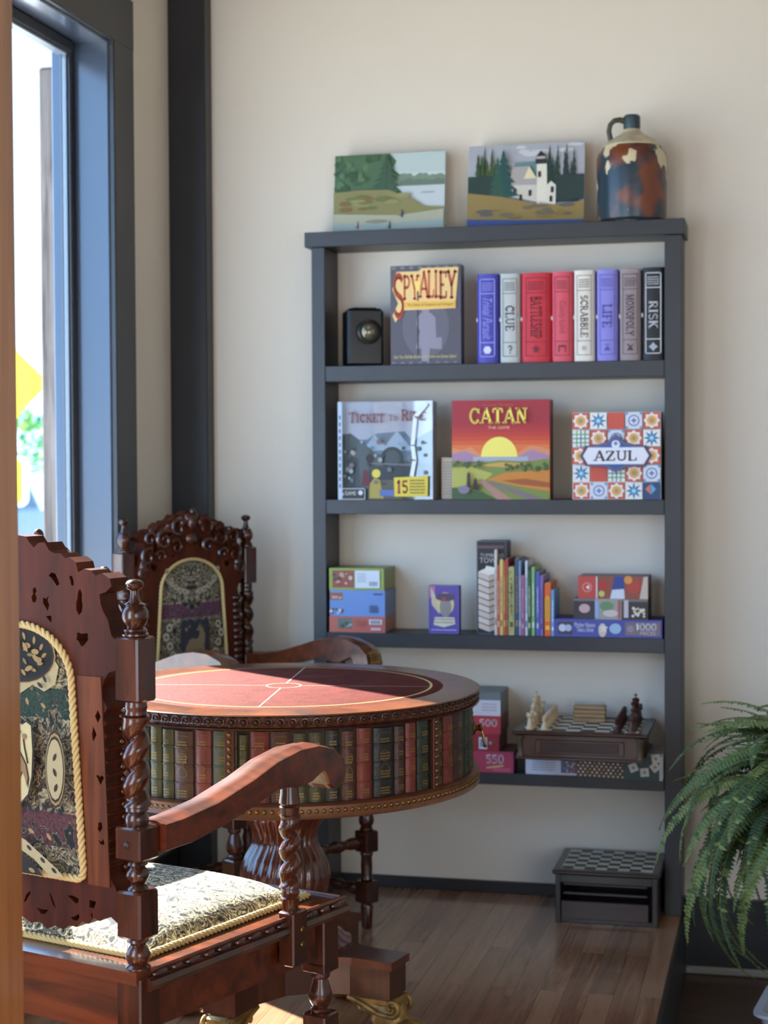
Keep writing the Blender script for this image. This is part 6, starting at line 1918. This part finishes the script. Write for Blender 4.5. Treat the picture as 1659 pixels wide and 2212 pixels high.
for i, (p0, p1, key) in enumerate(SP):
    spine(ang_of(p0), ang_of(p1), key, i, True)
t = ang_of(1030); i = 30
tend = 2 * PI + ang_of(227)
rq = random.Random(12)
while t < tend - .05:
    dt = min(rq.uniform(.06, .11), tend - t)
    spine(t, t + dt, rq.choice('mbgorkd'), i, False)
    t += dt + .003; i += 1
for pxs in (497, 941, None, None, None, None):
    if pxs: t = ang_of(pxs)
    else: t += .80
    mb = MB()
    T = Matrix.Rotation(base_ang + t, 4, 'Z')
    mb.box((TR - .0175, 0, .678), (.008, .021, .150), mat('strip_leather', (86, 42, 30), .4), .001, T=T)
    for k in range(10):
        mb.sphere((0, 0, 0), (.003, .0048, .0048), BRASS, 8, 5, T=T @ Matrix.Translation((TR - .0128, 0, .612 + .0147 * k)))
    o = mb.build('studded_strip', tb, smooth=True, angle=40); o['label'] = 'upright strip with brass studs between the books'
# drawer pull
T = Matrix.Rotation(base_ang + math.radians(87), 4, 'Z')
mb = MB()
mb.lathe([(0, .017), (.003, .016), (.005, .010), (.010, .006), (.016, .009), (.020, .006)], BRASS, seg=14, T=T @ Matrix.Translation((TR - .016, 0, .688)) @ Matrix.Rotation(PI / 2, 4, 'Y'))
o = mb.build('drawer_pull', tb)
mb = MB()
mb.tube([T @ Vector(v) for v in ((TR + .001, 0, .686), (TR + .005, 0, .674), (TR + .008, .0, .660), (TR + .010, 0, .650))], [.002, .003, .004, .003], BRASS, 8)
mb.sphere((0, 0, 0), .0045, BRASS, 8, 6, T=T @ Matrix.Translation((TR + .010, 0, .647)))
mb.build('drop_handle', o)
# pedestal
PED = wood('pedestal_wood', (64, 26, 16), (116, 56, 34), .22, .7, (1, 1, .2), 16)
mb = MB()
prof = [(.573, .12), (.556, .118), (.548, .105), (.520, .104), (.505, .100), (.497, .094), (.490, .090), (.470, .078), (.450, .072), (.430, .074), (.405, .088), (.380, .098), (.355, .101), (.330, .096), (.300, .082), (.275, .068), (.262, .062)]
def reed(a_, z):
    if z > .492 or z < .27: return 1
    tw = a_ + (.5 - z) * 1.2
    return .93 + .09 * abs(math.cos(tw * 13)) ** .6
mb.lathe(list(reversed(prof)), PED, seg=208, rf=reed, caps=True)
o = mb.build('pedestal', tb, angle=60); o['label'] = 'bulbous reeded urn pedestal'
mb = MB(); mb.lathe([(.203, .15), (.212, .15), (.220, .135), (.228, .128), (.236, .11), (.248, .092), (.256, .074), (.264, .068)], PED, seg=64); mb.build('pedestal_collar', tb)
# four-armed base
def star_outline(R, hw, inset):
    pts = []
    for k in range(4):
        a0 = math.radians(-13 + 90 * k)
        ca, sa = math.cos(a0), math.sin(a0)
        pts.append((R * ca + hw * sa, R * sa - hw * ca))
        pts.append((R * ca - hw * sa, R * sa + hw * ca))
        am = a0 + PI / 4
        for t in (.2, .4, .6, .8):
            p0 = Vector((R * ca - hw * sa, R * sa + hw * ca)); a1 = a0 + PI / 2
            p1 = Vector((R * math.cos(a1) + hw * math.sin(a1), R * math.sin(a1) - hw * math.cos(a1)))
            c_ = Vector((math.cos(am), math.sin(am))) * inset
            p = p0 * (1 - t) ** 2 + c_ * 2 * t * (1 - t) + p1 * t * t
            pts.append((p.x, p.y))
    return pts
mb = MB()
mb.prism(star_outline(.290, .045, .02), .186, .204, MAHOG_H, 'z')
mb.prism(star_outline(.283, .040, .01), .120, .1865, wood('base_veneer', (50, 22, 13), (86, 42, 24), .3, .5, (1, 1, .15), 20), 'z')
mb.build('base', tb, smooth=False)
def claw_foot(k):
    a0 = math.radians(-13 + 90 * k)
    bm = MB()
    T = Matrix.Rotation(a0, 4, 'Z') @ Matrix.Translation((-.035, 0, 0))
    for c_, r_ in (((.335, 0, .040), (.062, .044, .036)), ((.300, 0, .070), (.045, .036, .045)), ((.265, 0, .095), (.035, .030, .030)), ((.385, 0, .030), (.030, .040, .026)),
                   ((.402, -.026, .017), (.020, .011, .017)), ((.410, -.009, .019), (.021, .010, .019)), ((.410, .010, .019), (.021, .010, .019)), ((.402, .028, .017), (.020, .011, .017)), ((.31, 0, .03), (.05, .04, .03))):
        bm.sphere(c_, r_, GILT, 18, 12, T=T)
    o = bm.build('claw_foot', tb)
    rm = o.modifiers.new('r', 'REMESH'); rm.mode = 'VOXEL'; rm.voxel_size = .0035; rm.use_smooth_shade = True
    sm = o.modifiers.new('s', 'SMOOTH'); sm.iterations = 4
    o['label'] = 'gilded lion paw foot'
    bm = MB()
    for sy in (-1, 1):
        pts = [(.215 + .0 * i, sy * .02, .118) for i in range(1)]
        pts = [(.210, sy * .030, .112), (.235, sy * .031, .105), (.262, sy * .032, .094), (.285, sy * .032, .084), (.305, sy * .032, .082)]
        for i in range(15):
            t_ = -PI / 2 + i * .42
            r_ = .020 * (1 - i / 20)
            pts.append((.318 + r_ * math.cos(t_), sy * .032, .101 + r_ * math.sin(t_)))
        bm.tube(pts, [.006] * 5 + [.0065 * (1 - i / 40) for i in range(15)], GILT, 8, T=T)
        bm.tube([(.245 + .009 * math.cos(i * .5) * (1 - i / 20), sy * .032, .094 + .009 * math.sin(i * .5) * (1 - i / 20)) for i in range(14)], .004, GILT, 6, T=T)
    bm.box((.270, 0, .108), (.12, .058, .022), GILT, .006, T=T)
    bm.build('scroll_bracket', tb)
for k in range(4):
    claw_foot(k)

# ------------------------------------------------------------------ fern and tub
FG = [mat('fern_green_%d' % i, c, .55) for i, c in enumerate([(74, 100, 56), (98, 126, 76), (58, 84, 48), (118, 140, 80)])]
FST = mat('fern_stem', (112, 112, 56), .6)
fern = empty('boston_fern', (1.500, -0.60, -0.15), 0, 'large bushy green fern with arching fronds, right of the bookcase', 'plant')
mb = MB()
mb.lathe([(-.05, .15), (-.03, .16), (-.02, .15), (-.02, .03), (.40, .025), (.40, .12), (.415, .12)], mat('plant_stand_iron', (30, 30, 32), .5, metal=.4), seg=24); mb.build('plant_stand', fern)
mb = MB()
mb.lathe([(.416, .085), (.42, .095), (.56, .125), (.585, .13), (.59, .12), (.58, .11)], mat('plant_pot', (70, 62, 56), .6), seg=30); mb.build('pot', fern)
def frond_mesh(L, droop, seed):
    qf = random.Random(seed)
    mb = MB()
    n = int(L / 0.0095)
    pts = []
    x, z, el = 0, 0, math.radians(qf.uniform(50, 75))
    side = qf.uniform(-.25, .25)
    y = 0
    for k in range(n + 1):
        pts.append(Vector((x, y, z)))
        t = k / n
        el_k = el - droop * (t ** .9)
        s = L / n
        x += s * math.cos(el_k); z += s * math.sin(el_k); y += s * side * t
    mb.tube(pts[::3] + [pts[-1]], [.0019 * (1 - .6 * i / (n / 3 + 1)) for i in range(len(pts[::3]) + 1)], FST, 4)
    m_ = FG[seed % 4]
    for k in range(3, n):
        t = k / n
        d = (pts[min(k + 1, n)] - pts[k - 1]).normalized()
        up = Vector((-d.z, 0, d.x)); sd = d.cross(up).normalized()
        ll = .034 * min(1, t * 5 + .25) * (1 - t ** 2.6) + .004
        for s in (1, -1):
            ang = qf.uniform(-.25, .1)
            dr = (sd * s + d * .22 + up * (-.18 + ang)).normalized()
            b0 = pts[k] + d * (.003 if s > 0 else -.001)
            wd = .0062
            mb.add([b0 - d * wd * .5, b0 + dr * ll * .5 - d * wd * .75 - up * .0006, b0 + dr * ll, b0 + dr * ll * .5 + d * wd * .75 - up * .0006, b0 + d * wd * .5, b0 + dr * ll * .5 + up * .001],
                   [(0, 1, 5), (1, 2, 5), (2, 3, 5), (3, 4, 5), (4, 0, 5)], m_ if qf.random() < .9 else FG[(seed + 1) % 4])
    return mb
protos = []
for i, (L, dr) in enumerate([(.38, 1.5), (.50, 2.2), (.60, 2.6), (.66, 2.8), (.44, 1.8), (.56, 2.5), (.62, 2.3), (.36, 1.2)]):
    o = frond_mesh(L, dr, i + 1).build('frond', fern, smooth=False, fix=False)
    protos.append(o)
fq = random.Random(33)
for k in range(100):
    o = protos[k] if k < 8 else protos[fq.choice([0, 1, 1, 2, 4, 4, 5, 5, 7, 3])].copy()
    if k >= 8:
        COL.objects.link(o); o.parent = fern
    az = (PI + fq.gauss(0.55, 0.85)) if k % 5 else fq.uniform(0, 2 * PI)
    rr = fq.uniform(0, .07)
    o.location = (rr * math.cos(az), rr * math.sin(az), .585 + fq.uniform(-.02, .03))
    o.rotation_euler = (fq.uniform(-.4, .4), fq.uniform(-.35, 1.0), az)
    s = fq.uniform(.85, 1.12)
    o.scale = (s, s, s)
mb = MB()
for k in range(70):
    src = protos[fq.choice([0, 4, 7, 1, 5])].data
    az = (PI + fq.gauss(0.4, 1.0))
    T = Matrix.Translation((.05 * math.cos(az), .05 * math.sin(az), .60 + fq.uniform(-.03, .05))) @ Matrix.Rotation(az, 4, 'Z') @ Matrix.Rotation(fq.uniform(-.5, 1.1), 4, 'Y') @ Matrix.Scale(fq.uniform(.6, .95), 4)
    vs = [T @ v.co for v in src.vertices]
    off = len(mb.v); mb.v += vs
    for p_ in src.polygons:
        mb.f.append([i + off for i in p_.vertices]); mb.mi.append(mb.m(src.materials[p_.material_index]))
o = mb.build('inner_fronds', fern, smooth=False, fix=False); o['kind'] = 'stuff'
TUBM = mat('frosted_plastic', (176, 184, 198), .35)
tub = empty('plastic_tub', (1.47, -0.50, -0.2), -0.15, 'frosted white plastic tub on the lower floor at the bottom right', 'tub')
_p = ray_at(1634, 2196, 4.08)
tub.location = (_p.x + 0.165, _p.y + 0.13, -0.2)
def rr_ring(hx, hy, r_, z, n=5):
    return [(x, y, z) for x, y in rrect(2 * hx, 2 * hy, r_, n)]
mb = MB()
rings = [rr_ring(.12, .10, .03, .0), rr_ring(.145, .125, .035, .115), rr_ring(.160, .140, .04, .118), rr_ring(.160, .140, .04, .126), rr_ring(.140, .120, .034, .126), rr_ring(.115, .095, .028, .008)]
vs = [p for r_ in rings for p in r_]; n = len(rings[0])
fs = [tuple(reversed(range(n)))] + [(k * n + i, k * n + (i + 1) % n, (k + 1) * n + (i + 1) % n, (k + 1) * n + i) for k in range(5) for i in range(n)] + [tuple(range(5 * n, 6 * n))]
mb.add(vs, fs, TUBM); mb.build('tub_body', tub, angle=40)
mb = MB(); mb.prism(rrect(.25, .21, .03), .03, .055, mat('potting_soil', (28, 24, 22), .95, bump=.6, bscale=60), 'z'); o = mb.build('soil', tub, smooth=False); o['kind'] = 'stuff'
